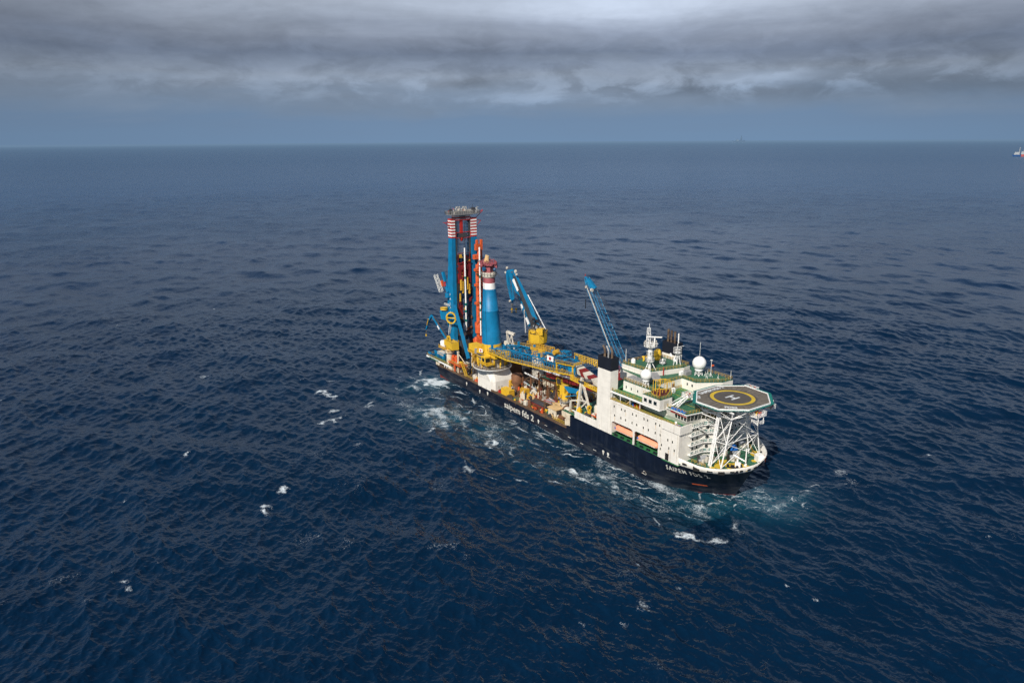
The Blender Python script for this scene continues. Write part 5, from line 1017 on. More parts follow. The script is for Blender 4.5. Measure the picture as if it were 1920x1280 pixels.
def container(x, y, z, L, W, H, rz, m_, md, name, label, cat, ribs=True, top=None):
    t = thing(name, label, cat, (x, y, z)); h = MB(); h.obox((x, y, z + H / 2), (L, W, H - .02), rz)
    ca, sa = math.cos(rz), math.sin(rz)
    if ribs:
        for k in range(int(L / .45)):
            u = -L / 2 + .3 + k * .45
            for s in (-1, 1): h.obox((x + u * ca - s * W / 2 * sa, y + u * sa + s * W / 2 * ca, z + H / 2), (.16, .08, H - .4), rz)
    h.build('body', m_, t)
    h = MB()
    for u in (-1, 1):
        for s in (-1, 1): h.obox((x + u * L / 2 * ca - s * W / 2 * sa, y + u * L / 2 * sa + s * W / 2 * ca, z + H / 2), (.2, .2, H), rz)
        h.obox((x + u * L / 2 * ca, y + u * L / 2 * sa, z + H - .06), (.16, W, .2), rz)
    for s in (-1, 1): h.obox((x - s * W / 2 * sa, y + s * W / 2 * ca, z + H - .06), (L, .14, .2), rz)
    h.build('corner_frame', top or m_, t)
    h = MB()
    for s in (-.25, .25): h.obox((x + (L / 2 + .03) * ca - s * W * sa, y + (L / 2 + .03) * sa + s * W * ca, z + H / 2), (.06, W * .42, H * .85), rz); h.tube((x + (L / 2 + .1) * ca - s * W * sa, y + (L / 2 + .1) * sa + s * W * ca, z + .3), (x + (L / 2 + .1) * ca - s * W * sa, y + (L / 2 + .1) * sa + s * W * ca, z + H - .3), .05, n=5)
    h.build('door', md, t); return t
container(54.9, -13.9, 5.05, 5.6, 2.5, 2.7, 0, 'yellow', 'yellowold', 'shipping_container', 'bright yellow container at the deck edge just forward of the crane house', 'container')
container(-1.4, -12.4, 7.22, 6.0, 2.6, 2.6, 0, 'blue', 'blue', 'storage_container', 'container with blue lower sides and cream top on the stern platform', 'container')
h = MB(); h.box(-4.42, 1.62, -13.74, -11.06, 8.5, 9.9); o = h.build('insulated_roof', 'offwhite', bpy.data.objects['storage_container'])
container(59.6, -8.6, 5.05, 3.0, 2.2, 3.0, .1, 'yellowold', 'yellow', 'tool_container', 'upright yellow tool container with cream door beside the brown stanchions', 'container')
container(75.6, -7.6, 6.3, 4.6, 2.4, 1.0, .15, 'steel', 'steel', 'open_skip', 'shallow grey metal skip with red rim beside the tan shelter', 'skip', top='red')
container(28.2, -7.6, 5.1, 5.8, 2.5, 2.6, 0, 'white', 'offwhite', 'white_container', 'white container among dark machinery aft of the mast crane', 'container')
for k, (nm, mt, lb) in enumerate((('blue', 'bluebr', 'blue waste bin, aftmost of the four bins on the green side walkway'), ('red', 'red', 'red waste bin between the blue and the yellow bin on the side walkway'), ('yellow', 'yellow', 'yellow waste bin between the red and the orange bin on the side walkway'), ('orange', 'orange', 'orange waste bin, forwardmost of the bins on the green side walkway'))):
    x = 127.5 + k * .95; t = thing('waste_bin', lb, 'waste bin', (x, -13.9, 22.1), 'coloured waste bins on the side walkway')
    h = MB(); h.prism([(x - .3, -14.2), (x + .3, -14.2), (x + .3, -13.6), (x - .3, -13.6)], 22.15, 23.3, poly2=[(x - .38, -14.3), (x + .38, -14.3), (x + .38, -13.5), (x - .38, -13.5)]); h.build('body', mt, t)
    h = MB(); h.obox((x, -13.9, 23.38), (.84, .88, .14)); h.bar((x - .35, -13.45, 23.35), (x + .35, -13.45, 23.35), .1); h.build('lid', mt, t)
    h = MB(); h.tube((x - .4, -13.6, 22.2), (x + .4, -13.6, 22.2), .12, n=8); h.build('wheel', 'rubber', t)
def crate(i, j, lb):
    x = 125.2 + i * 1.5; y = -11.6 + j * 1.5
    t = thing('foam_tank', lb, 'tank', (x, y, 29.25), 'caged water tanks on the upper house roof')
    h = MB(); h.obox((x, y, 29.95), (1.15, 1.15, 1.1)); h.tube((x, y, 30.5), (x, y, 30.62), .15, n=8); h.build('plastic_tank', 'offwhite', t)
    h = MB()
    for k in range(5):
        u = -.6 + k * .3
        for s in (-.62, .62): h.bar((x + u, y + s, 29.35), (x + u, y + s, 30.6), .05); h.bar((x + s, y + u, 29.35), (x + s, y + u, 30.6), .05)
        h.bar((x - .6, y + u, 30.6), (x + .6, y + u, 30.6), .05); h.bar((x + u, y - .6, 30.6), (x + u, y + .6, 30.6), .05)
    h.build('cage', 'steel', t); h = MB(); h.obox((x, y, 29.32), (1.25, 1.25, .12)); h.build('pallet', 'grey', t)
# (see naming below)
rows = ('outer row', 'inner row'); pos_ = ('aftmost', 'second from aft', 'third from aft', 'forwardmost')
for j in range(2):
    for i in range(4): crate(i - 1.4, j, f'white caged tank on the roof beside the radome, {pos_[i]} in the {rows[j]}')
def pipe(p, q, r, m_, lb, bands=()):
    c = V3(p).lerp(V3(q), .5); t = thing('line_pipe', lb, 'pipe', c); h = MB(); h.tube(p, q, r, n=12); h.build('pipe_wall', m_, t)
    h = MB()
    for s in (.02, .97): h.tube(V3(p).lerp(V3(q), s), V3(p).lerp(V3(q), s + .012), r * 1.06, n=12)
    h.build('pipe_collar', 'dkgrey', t)
    for s in bands: h = MB(); h.tube(V3(p).lerp(V3(q), s), V3(p).lerp(V3(q), s + .07), r * 1.03, n=12); h.build('band', 'net', t)
pipe((53.0, -3.8, 12.2), (64.5, -3.2, 11.4), .36, 'white', 'long white pipe lying high on the brown stanchions, aft one', (.9,))
pipe((55.5, -6.2, 9.4), (63.6, -5.6, 8.0), .36, 'steel', 'grey pipe with green band below the high white pipe', (.35,))
pipe((68.6, -5.8, 6.8), (79.2, -5.2, 6.3), .38, 'white', 'white pipe on the low rollers beside the yellow crane', ())
pipe((62.2, -8.4, 6.4), (68.0, -8.6, 6.0), .45, 'yellow', 'thick yellow pipe lying on the brown deck', ())
# rescue boat
t = thing('rescue_boat', 'small orange rescue boat on the green deck beside the white funnel', 'boat', (110, -12.9, 11.4))
h = MB(); P = []
for u, s, dz in ((-3, .75, 0), (-2, .95, 0), (0, 1, 0), (1.6, .9, .1), (2.6, .5, .3), (3.1, .05, .5)):
    P += [(110 + u, -12.9 - s, 12.5 + dz), (110 + u, -12.9 - s * .6, 11.8 + dz), (110 + u, -12.9, 11.6 + dz), (110 + u, -12.9 + s * .6, 11.8 + dz), (110 + u, -12.9 + s, 12.5 + dz)]
h.add(P, [(k * 5 + i, k * 5 + i + 1, k * 5 + i + 6, k * 5 + i + 5) for k in range(5) for i in range(4)], 0, True); h.add(P, [(0, 4, 3, 2, 1)]); h.add([(x, y, z - .15) for x, y, z in P], [(k * 5, k * 5 + 4, k * 5 + 9, k * 5 + 5) for k in range(5)], 0); h.build('hull', 'orange', t)
h = MB(); h.path([(107, -13.8, 12.6), (111.6, -13.8, 12.7), (113.1, -12.9, 13.1), (111.6, -12, 12.7), (107, -12, 12.6)], .22, 8); h.build('tube_collar', 'orange', t)
h = MB(); h.box(108.6, 109.8, -13.3, -12.5, 12.3, 13.2); h.build('console', 'dkgrey', t)
# inflatable life raft canisters, one blue, one white, on the bridge wing
for nm, x, y, z, m_, lb, r in (('liferaft_canister', 148.6, -15.6, 22.1, 'bluebr', 'bright blue canister lying on the bridge wing', .32), ('liferaft_canister', 147.2, -15.2, 22.1, 'white', 'white canister standing on the bridge wing beside the blue one', .42)):
    t = thing(nm, lb, 'canister', (x, y, z)); h = MB()
    if m_ == 'white': h.lathe(x, y, [(r * .8, z + .2), (r, z + .5), (r, z + 1.1), (r * .5, z + 1.4)], 14)
    else: h.tube((x - .9, y, z + .55), (x + .9, y, z + .75), r, n=14)
    h.build('shell', m_, t); h = MB(); h.obox((x, y, z + .12), (1.0, .6, .24)); h.build('cradle', 'grey', t)
# red stowage boxes, drums, buoys
for nm, x, y, z, sx, sy, sz, m_, lb in (('gas_rack', 50.8, -14.6, 5.05, 1.6, 1.2, 1.5, 'red', 'red gas rack between the crane house and the yellow container'),
        ('tool_box', 88.4, -13.2, 5.05, 1.1, .9, 1.2, 'red', 'small red box at the open side of the tan shelter'),
        ('tool_box', 62.6, -6.8, 5.05, 1.6, 1.0, 1.4, 'bluebr', 'blue and purple covered box beside the brown stanchions'),
        ('pump_unit', 79.2, -12.4, 5.05, 2.0, 1.4, 1.5, 'yellow', 'yellow pump unit on the rusty deck just aft of the tan shelter'),
        ('pump_unit', 80.0, -8.4, 5.05, 2.2, 1.8, 1.6, 'yellow', 'yellow pump unit inboard of the tan shelter'),
        ('cable_spool', 68.8, -14.6, 5.05, 1.6, 1.4, 1.9, 'offwhite', 'pale wrapped spool standing near the deck edge')):
    t = thing(nm, lb, nm.replace('_', ' '), (x, y, z)); h = MB(); h.obox((x, y, z + sz * .4), (sx, sy, sz * .8), .15); h.build('body', m_, t)
    h = MB(); h.obox((x, y, z + sz * .85), (sx * .8, sy * .85, sz * .12), .15); h.tube((x - sx * .3, y, z + sz * .9), (x + sx * .3, y, z + sz * 1.05), .14, n=6); h.build('lid', 'dkgrey' if m_ != 'offwhite' else 'creamold', t)
for k, (x, y, r, lb) in enumerate(((33.8, -15.9, .55, 'orange buoy on deck just aft of the crane house'), (35.0, -16.1, .45, 'small orange buoy hard against the crane house'), (65.4, -14.9, .45, 'orange float at the deck edge aft of the pale spool'), (73.8, -14.9, .42, 'orange float at the deck edge forward of the pale spool'), (97.8, -15.6, .5, 'orange float at the step up to the raised hull'))):
    t = thing('buoy', lb, 'buoy', (x, y, 5.05)); h = MB(); h.sphere((x, y, 5.05 + r), r, 0, 14, 10); h.build('float', 'orange', t); h = MB(); h.tube((x, y, 5.05 + r * 1.9), (x, y, 5.4 + r * 2), .08, n=6); h.build('eye', 'dkgrey', t)
# crew
def person(x, y, z, rz, suit, helmet, lb):
    t = thing('person', lb, 'person', (x, y, z)); V = [(0, 0, .95), (0, 0, 1.25), (0, 0, 1.46), (0, 0, 1.56), (.02, 0, 1.7), (0, .1, .9), (.05, .12, .5), (.0, .13, .06), (.12, .13, .04), (0, -.1, .9), (-.05, -.12, .5), (-.12, -.13, .06), (0, -.13, .04), (0, .2, 1.42), (.03, .26, 1.15), (.16, .24, .95), (0, -.2, 1.42), (.03, -.26, 1.15), (.14, -.24, .95)]
    E_ = [(0, 1), (1, 2), (2, 3), (3, 4), (0, 5), (5, 6), (6, 7), (7, 8), (0, 9), (9, 10), (10, 11), (11, 12), (2, 13), (13, 14), (14, 15), (2, 16), (16, 17), (17, 18)]
    R = [.15, .15, .15, .06, .1, .1, .08, .05, .045, .1, .08, .05, .045, .075, .055, .04, .075, .055, .04]
    me = bpy.data.meshes.new('body'); me.from_pydata([(a, b, c) for a, b, c in V], E_, []); me.materials.append(M[suit])
    o = bpy.data.objects.new('body', me); col.objects.link(o); o.parent = t; t.rotation_euler[2] = rz
    s = o.modifiers.new('s', 'SKIN'); 
    for i, r in enumerate(R): me.skin_vertices[0].data[i].radius = (r, r)
    me.skin_vertices[0].data[0].use_root = True
    o.modifiers.new('u', 'SUBSURF').levels = 1
    h = MB(); h.sphere((0, 0, 1.72), .15, 0, 10, 6, bottom=-5); h.v = [(a, b, c) for a, b, c in h.v]
    me2 = bpy.data.meshes.new('helmet'); me2.from_pydata(h.v, [], h.f); me2.materials.append(M[helmet]); o2 = bpy.data.objects.new('helmet', me2); col.objects.link(o2); o2.parent = t
person(66.8, -13.0, 5.05, .5, 'orange', 'white', 'person in orange overalls standing on the rusty deck')
person(61.4, -12.2, 5.05, 2.2, 'orange', 'yellow', 'person in orange overalls and yellow helmet on the green deck patch')

# ================================================================= distant vessels
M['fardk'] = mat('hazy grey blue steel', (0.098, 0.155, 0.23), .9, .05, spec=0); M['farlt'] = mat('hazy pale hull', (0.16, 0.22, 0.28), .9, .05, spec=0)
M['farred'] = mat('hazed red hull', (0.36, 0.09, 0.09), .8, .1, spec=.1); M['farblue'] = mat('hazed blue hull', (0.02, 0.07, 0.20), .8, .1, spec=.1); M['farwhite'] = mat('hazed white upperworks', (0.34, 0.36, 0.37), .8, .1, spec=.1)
def far_ship():
    # on the bearing of the faint derrick at the horizon
    cam = CAM; F, Rr, U = V3(Fv), V3(Rv), V3(Uv)
    d = F * FL + Rr * (1386 - 960) + U * (640 - 270); d.z = 0; d.normalize(); c = cam + d * 27000; c.z = 0
    s = d.cross(V3((0, 0, 1))).normalized()
    t = thing('drillship', 'faint grey drillship with a derrick far off on the hazy horizon', 'ship', tuple(c))
    def at(u, z, w=0): return c + s * u + d * w + V3((0, 0, z))
    def b(h, u0, u1, z0, z1, w=25): h.add([at(u0, z0, -w), at(u1, z0, -w), at(u1, z0, w), at(u0, z0, w), at(u0, z1, -w), at(u1, z1, -w), at(u1, z1, w), at(u0, z1, w)], [(0, 3, 2, 1), (4, 5, 6, 7), (0, 1, 5, 4), (1, 2, 6, 5), (2, 3, 7, 6), (3, 0, 4, 7)])
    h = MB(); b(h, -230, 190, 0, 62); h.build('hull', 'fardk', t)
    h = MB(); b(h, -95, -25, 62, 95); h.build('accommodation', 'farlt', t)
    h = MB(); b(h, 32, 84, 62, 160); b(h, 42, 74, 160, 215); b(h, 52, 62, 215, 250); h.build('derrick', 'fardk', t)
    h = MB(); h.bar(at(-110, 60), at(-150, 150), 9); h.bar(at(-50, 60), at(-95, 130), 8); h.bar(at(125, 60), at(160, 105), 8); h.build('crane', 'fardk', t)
    return
far_ship()
def red_ship():
    cam = CAM; F, Rr, U = V3(Fv), V3(Rv), V3(Uv)
    d = F * FL + Rr * (1897 - 960) + U * (640 - 293.5); k = -cam.z / d.z; c = cam + d * k; c.z = 0
    f = V3((d.x, d.y, 0)).normalized(); s = f.cross(V3((0, 0, 1))).normalized()
    t = thing('supply_ship', 'small red supply ship with white bridge and blue bow at the right edge', 'ship', tuple(c))
    def P(pts, z0, z1, w0, w1, m_, name, w=14):
        h = MB(); 
        A = [c + s * w0 + f * -w + V3((0, 0, z0)), c + s * w1 + f * -w + V3((0, 0, z0)), c + s * w1 + f * w + V3((0, 0, z0)), c + s * w0 + f * w + V3((0, 0, z0))]
        B_ = [c + s * (w0 + pts[0]) + f * -w + V3((0, 0, z1)), c + s * (w1 + pts[1]) + f * -w + V3((0, 0, z1)), c + s * (w1 + pts[1]) + f * w + V3((0, 0, z1)), c + s * (w0 + pts[0]) + f * w + V3((0, 0, z1))]
        h.add(A + B_, [(0, 3, 2, 1), (4, 5, 6, 7), (0, 1, 5, 4), (1, 2, 6, 5), (2, 3, 7, 6), (3, 0, 4, 7)]); return h.build(name, m_, t)
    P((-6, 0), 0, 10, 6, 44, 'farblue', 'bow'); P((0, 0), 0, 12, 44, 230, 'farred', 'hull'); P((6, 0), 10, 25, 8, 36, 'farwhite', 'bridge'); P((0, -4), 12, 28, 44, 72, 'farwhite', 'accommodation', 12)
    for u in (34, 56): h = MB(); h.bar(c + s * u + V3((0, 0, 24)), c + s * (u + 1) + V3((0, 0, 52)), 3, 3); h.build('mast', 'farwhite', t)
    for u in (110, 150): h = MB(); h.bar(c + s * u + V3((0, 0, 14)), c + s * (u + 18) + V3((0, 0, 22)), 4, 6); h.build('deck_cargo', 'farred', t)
red_ship()

random.seed(77)
for k in range(26):      # cluttered rails, cable trays and lamps on the tower head
    x = random.uniform(5.6, 10.4); y = random.uniform(-13, 3.2); zt = random.uniform(.8, 2.6)
    sub('head_fitting', random.choice(['grey', 'dkgrey', 'offwhite', 'red', 'steel']), tw, lambda h: (h.bar((x, y, 75.1), (x, y, 75.1 + zt), .12), h.obox((x, y, 75.1 + zt * .7), (random.uniform(.2, .8), random.uniform(.2, .9), random.uniform(.2, .7)), random.random()), h.bar((x, y, 75 + zt), (x + random.uniform(-1, 1), y + random.uniform(-1.4, 1.4), 75 + zt), .09)))
for k in range(30):      # red brown lattice and pipework between the tower legs
    z = random.uniform(18, 57); y = random.uniform(-9.4, -2.4)
    sub('tower_fitting', random.choice(['crimson', 'red', 'dkgrey', 'yellowold', 'crimson', 'navyst', 'brown']), tw, lambda h: (h.bar((9.3, y, z), (9.6, max(-9.6, min(-2.2, y + random.uniform(-3, 3))), z + random.uniform(-1.5, 1.5)), random.uniform(.15, .35)), h.obox((9.4, y, z), (.5, random.uniform(.3, 1.2), random.uniform(.3, 1.6)), 0)))
for k in range(12):
    z = 20 + k * 3.1; sub('elevator_fitting', random.choice(['orange', 'red', 'brown', 'dkgrey']), oe, lambda h: (h.obox((11.9, random.uniform(-.8, 2.4), z), (.5, random.uniform(.4, 1.2), random.uniform(.3, .9)), 0), h.bar((11.8, -.6, z - 1), (11.8, 2.2, z + random.uniform(-.6, 1.4)), .14)))

random.seed(101)
for k in range(46): gear(random.uniform(48.6, 66), random.uniform(-9.5, .5), 5, random.uniform(.5, 1.5), random.uniform(.8, 4.2), random.choice(['brown', 'dkgrey', 'yellowold', 'creamold', 'brown', 'rustdeck', 'orange', 'offwhite']))
for k in range(20): gear(random.uniform(58, 80), random.uniform(-15.6, -13.4), 5, random.uniform(.4, .9), random.uniform(.4, 1.5), random.choice(['brown', 'orange', 'dkgrey', 'offwhite', 'yellow', 'crimson']))
for k in range(30): gear(random.uniform(66, 98), random.uniform(-9, 2), 5, random.uniform(.5, 1.6), random.uniform(.8, 5), random.choice(['brown', 'dkgrey', 'yellowold', 'creamold', 'yellow', 'rustdeck', 'offwhite', 'brown']))

h = MB(); h.box(5.6, 7.6, -9.5, -2.1, 40.4, 56.5); h.box(7.6, 8.2, -9.5, -8.9, 17, 57); h.box(7.6, 8.2, -3.0, -2.3, 17, 62); h.build('tower_backing', 'navyst', tw)
for k in range(10): y = -9.2 + k * .75; sub('hoist_cable', 'cable', tw, lambda h: h.tube((8.1, y, 56.5), (8.1, y * .9 - .6, 72.4), .045, n=4))
for x in (112.9, 113.1): pass
for (x0, z0, x1, z1) in ((121.0, 22.4, 149.0, 22.4),): sub('wall_pipe', 'offwhite', superstr, lambda h: h.bar((x0, -17.04, z0), (x1, -17.04, z1), .08))
for x in (120.3, 143.0, 149.9): sub('drain_pipe', 'offwhite', superstr, lambda h: h.bar((x, -17.06, 11.0), (x, -17.06, 21.8), .09))
for x, z, l in ((122.2, 17.5, 1.6), (127.4, 20.6, 1.4), (135.5, 17.5, 1.8), (140.7, 20.6, 1.5), (146.6, 14.4, 1.6), (114.9, 12.4, 1.2), (108.2, 12.6, 1.6), (104.6, 12.8, 1.8), (148.8, 14.4, 1.2)):
    sub('rust_run', 'tan', superstr, lambda h: h.add([(x - .09, -17.05, z), (x + .09, -17.05, z), (x + .03, -17.05, z - l), (x - .03, -17.05, z - l)], [(0, 3, 2, 1)]))
# ================================================================= SEA
def bands_tile(L, N, lmin, lmax, hs, wd, seed):
    r = np.random.default_rng(seed); k = np.fft.fftfreq(N, L / N) * 2 * np.pi; kx, ky = np.meshgrid(k, k, indexing='ij')
    kk = np.hypot(kx, ky); kk[0, 0] = 1
    th = np.arctan2(ky, kx) - wd
    P = np.where((kk > 2 * np.pi / lmax) & (kk < 2 * np.pi / lmin), kk ** -3.9 * np.exp(-(2 * np.pi / 75.0 / kk) ** 2), 0)
    P = P * (0.10 + np.cos(th) ** 2)
    F = np.sqrt(P) * (r.standard_normal((N, N)) + 1j * r.standard_normal((N, N))); F[0, 0] = 0
    hgt = np.fft.ifft2(F).real; k_ = hs / hgt.std()
    return hgt * k_, L, np.fft.ifft2(1j * kx / kk * F).real * k_, np.fft.ifft2(1j * ky / kk * F).real * k_
def sample(tile, x, y, ang=0.0):
    h, L = tile[:2]; N = h.shape[0]; c, s = math.cos(ang), math.sin(ang)
    u = ((x * c + y * s) / L * N) % N; v = ((-x * s + y * c) / L * N) % N
    i = u.astype(int) % N; j = v.astype(int) % N; fu = u - np.floor(u); fv = v - np.floor(v); i2 = (i + 1) % N; j2 = (j + 1) % N
    S = lambda h: (h[i, j] * (1 - fu) + h[i2, j] * fu) * (1 - fv) + (h[i, j2] * (1 - fu) + h[i2, j2] * fu) * fv
    dx, dy = S(tile[2]), S(tile[3])
    return np.stack([S(h), dx * c - dy * s, dx * s + dy * c])
WD = math.radians(145 - 62)
T1 = bands_tile(1310, 256, 30, 220, 0.42, WD, 1); T1b = bands_tile(870, 256, 22, 140, 0.34, WD + .6, 5)
T2 = bands_tile(331, 512, 8, 34, 0.24, WD - .25, 2); T3 = bands_tile(157, 512, 2.2, 9.5, 0.165, WD + .15, 3); T4 = bands_tile(61, 512, .8, 3.2, 0.05, WD - .1, 9)
fang = math.degrees(math.atan2(Fv[1], Fv[0]))
NA, NR = 1700, 1300
da = np.concatenate([np.linspace(-42, 42, NA), np.linspace(42, 318, 120)[1:-1]]); ang = np.radians(fang + da); na = len(ang)
dep = np.linspace(math.atan(CAM.z / 118), math.atan(CAM.z / 2600), NR - 188)
rad = np.concatenate([[0.5, 12], np.linspace(24, 117, 130), CAM.z / np.tan(dep), np.geomspace(2700, 70000, 58)]); nr = len(rad)
RR, AA = np.meshgrid(rad, ang, indexing='ij'); X = CAM.x + RR * np.cos(AA); Y = CAM.y + RR * np.sin(AA)
dr = np.gradient(rad)[:, None] + 0 * AA; sp = np.maximum(dr, RR * math.radians(84 / NA))
fade = lambda lam: np.clip((lam / sp - 1.9) / 2.2, 0, 1)
Q = (sample(T1, X, Y) + sample(T1b, X, Y, .5)) * fade(60) + sample(T2, X, Y, .2) * fade(16) + sample(T3, X, Y, -.3) * fade(5) + sample(T4, X, Y, .1) * fade(1.5)
Z = Q[0]; DX, DY = Q[1] * .85, Q[2] * .85; del Q
calm = np.exp(-(((X - 84) / 95) ** 4) - (((Y + 2) / 30) ** 4)); Z = Z * (1 - .55 * calm) - .12 * calm
Z[0:2] = 0; DX[0:2] = 0; DY[0:2] = 0; DX *= (1 - .55 * calm); DY *= (1 - .55 * calm)
# foam: breaking crests, the wash along the hull and aerated water off the bow
def vnoise(scale, seed):
    r = np.random.default_rng(seed); g = r.random((512, 512)); u = (X / scale) % 512; v = (Y / scale) % 512
    i = u.astype(int); j = v.astype(int); fu = u - i; fv = v - j; fu = fu * fu * (3 - 2 * fu); fv = fv * fv * (3 - 2 * fv); i2 = (i + 1) % 512; j2 = (j + 1) % 512
    return (g[i % 512, j % 512] * (1 - fu) + g[i2, j % 512] * fu) * (1 - fv) + (g[i % 512, j2] * (1 - fu) + g[i2, j2] * fu) * fv
FO = np.zeros_like(X); AE = np.zeros_like(X)
def gp_(px, py):
    d = [Fv[i] * FL + Rv[i] * (px - 960) + Uv[i] * (640 - py) for i in range(3)]; k = -CAM.z / d[2]; return CAM.x + d[0] * k, CAM.y + d[1] * k
def streak(p, q, w, a, bend=0.0):          # a breaker between two ground points
    (x0, y0), (x1, y1) = gp_(*p), gp_(*q); L = math.hypot(x1 - x0, y1 - y0) + .01; ux, uy = (x1 - x0) / L, (y1 - y0) / L
    m = (np.abs(X - (x0 + x1) / 2) < L + 4 * w) & (np.abs(Y - (y0 + y1) / 2) < L + 4 * w)
    u = ((X[m] - x0) * ux + (Y[m] - y0) * uy) / L; v = (-(X[m] - x0) * uy + (Y[m] - y0) * ux) - bend * L * (u * (1 - u)) * 4 * .5
    w = w * 1.5; a = a * 1.1; v = v + (N2[m] - .5) * w * 2.6 + (N4[m] - .5) * w
    e = np.exp(-np.abs(v / w) ** 2) * np.clip(1.15 - np.abs(u - .5) * 2.1, 0, 1) ** .5
    FO[m] = np.maximum(FO[m], a * e)
N1 = vnoise(9, 4); N2 = vnoise(2.6, 6); N3 = vnoise(22, 8); N4 = vnoise(1.1, 9)
for p, q, w, a, b in (((1262, 997), (1322, 1018), .7, 1.0, -.25), ((1318, 1018), (1366, 1014), .55, .85, -.1), ((604, 738), (616, 730), 1.2, 1.0, .3), ((606, 736), (634, 745), .9, 1.0, .1), ((612, 713), (630, 712), .8, .6, 0), ((622, 766), (624, 772), .9, .9, 0), ((620, 782), (626, 793), 2.0, .95, 0),
                      ((680, 757), (704, 756), 1.5, .7, 0), ((520, 926), (540, 915), 1.0, .9, 0), ((484, 947), (500, 940), 1.2, 1.0, .3), ((490, 950), (508, 958), 1.1, .9, 0), ((740, 762), (768, 755), 1.8, .5, 0), ((801, 801), (816, 808), 1.0, 1.0, .2), ((828, 799), (842, 795), 1.2, .8, 0),
                      ((916, 822), (921, 835), .9, 1.0, .3), ((920, 835), (928, 838), .8, .9, 0), ((865, 880), (890, 886), .9, .8, 0), ((740, 788), (770, 789), .6, .6, -.2), ((668, 842), (684, 836), 1.2, .55, 0), ((575, 712), (562, 714), .6, .4, 0), ((372, 708), (390, 703), 1.0, .6, 0),
                      ((802, 714), (834, 721), 3.4, 1.5, .2), ((808, 706), (820, 714), 3.0, 1.4, 0), ((824, 722), (845, 728), 1.6, 1.0, 0), ((1058, 880), (1078, 892), 1.3, 1.05, .2), ((1076, 890), (1110, 903), .8, .8, .1), ((1196, 1132), (1226, 1140), .9, .5, 0), ((1200, 1142), (1222, 1158), .6, .5, 0), ((230, 1092), (240, 1100), .5, .6, .2), ((244, 1102), (252, 1110), .5, .6, 0),
                      ((345, 853), (351, 858), .6, .7, 0), ((1470, 1100), (1482, 1102), .5, .6, 0), ((1525, 1120), (1540, 1126), .5, .5, 0), ((1270, 1100), (1282, 1103), .5, .5, 0), ((1845, 1014), (1858, 1012), .5, .5, 0), ((542, 430), (549, 428), 2.5, .6, 0), ((1375, 974), (1390, 1002), 1.0, .5, 0), ((910, 405), (924, 402), 3, .5, 0),
                      ((1085, 1170), (1100, 1172), .5, .5, 0), ((1160, 1170), (1180, 1172), .5, .4, 0), ((1200, 735), (1208, 733), .5, 0, 0), ((1560, 893), (1590, 882), 1.2, .5, 0), ((1570, 912), (1600, 900), .9, .4, 0)):
    streak(p, q, w, a, b)
rw = np.random.default_rng(41)
for k in range(150):                         # broken chop in the ship's lee, starboard side
    x0 = rw.uniform(-8, 158); off = 2 + abs(rw.normal(0, 1)) * 17; y0 = -17 - off + (0 if x0 < 120 else (x0 - 120) * .3); l = rw.uniform(1.2, 5.5); t_ = math.pi + rw.normal(.25, .45); w_ = rw.uniform(.25, .75)
    a_ = rw.uniform(.35, 1.0) * (1.1 - off / 70); bd = rw.uniform(-.5, .5); m = (np.abs(X - x0) < 2 * l) & (np.abs(Y - y0) < 2 * l)
    u = ((X[m] - x0) * math.cos(t_) + (Y[m] - y0) * math.sin(t_)) / l; v = -(X[m] - x0) * math.sin(t_) + (Y[m] - y0) * math.cos(t_) - bd * l * (1 - u * u) * .5 + (N2[m] - .5) * 1.6
    FO[m] = np.maximum(FO[m], a_ * np.exp(-(v / w_) ** 2) * np.clip(1.1 - u * u, 0, 1))
for k in range(46):                          # churn round the bow
    x0, y0 = gp_(rw.normal(1405, 55), rw.normal(934, 14)); l = rw.uniform(.8, 3.2); t_ = rw.uniform(0, math.pi); m = (np.abs(X - x0) < 2 * l) & (np.abs(Y - y0) < 2 * l)
    u = ((X[m] - x0) * math.cos(t_) + (Y[m] - y0) * math.sin(t_)) / l; v = -(X[m] - x0) * math.sin(t_) + (Y[m] - y0) * math.cos(t_) - .4 * l * (1 - u * u) + (N2[m] - .5) * 1.4
    FO[m] = np.maximum(FO[m], rw.uniform(.4, 1.0) * np.exp(-(v / .4) ** 2) * np.clip(1.1 - u * u, 0, 1))
CR = np.clip((Z - 1.05 * np.std(Z)) / .9, 0, 1) * np.clip((N3 - .52) * 5, 0, 1) * np.clip(N2 * 2 - .9, 0, 1); FO = np.maximum(FO, CR * .42 * (RR < 1200))
rw = np.random.default_rng(77)                # small scattered whitecaps
for k in range(60):
    d_ = rw.uniform(150, 1500); a_ = math.radians(fang + rw.uniform(-38, 38)); x0 = CAM.x + d_ * math.cos(a_); y0 = CAM.y + d_ * math.sin(a_); l = rw.uniform(.6, 2.0) * (1 + d_ / 900)
    t_ = WD + math.pi / 2 + rw.uniform(-.5, .5); m = (np.abs(X - x0) < 3 * l) & (np.abs(Y - y0) < 3 * l)
    u = (X[m] - x0) * math.cos(t_) + (Y[m] - y0) * math.sin(t_); v = -(X[m] - x0) * math.sin(t_) + (Y[m] - y0) * math.cos(t_)
    FO[m] = np.maximum(FO[m], rw.uniform(.25, .6) * np.exp(-(u / l) ** 2 - (v / (l * .28)) ** 2 + (N2[m] - .5) * 2))
hbv = np.where(X < 118, 17.0, 17 * np.clip(1 - np.clip((X - 118) / 41.7, 0, 1) ** 3, 0, 1)); hbv = np.where((X < 14) & (X > -1), 15 + X * .14, hbv)
dist = np.where((X > -2) & (X < 160.5), -Y - hbv, np.hypot(np.where(X < 0, X, X - 160.2), Y) * np.where(Y < 3, 1, 1.3))
side = (X > -6) & (X < 166) & (Y < 6)
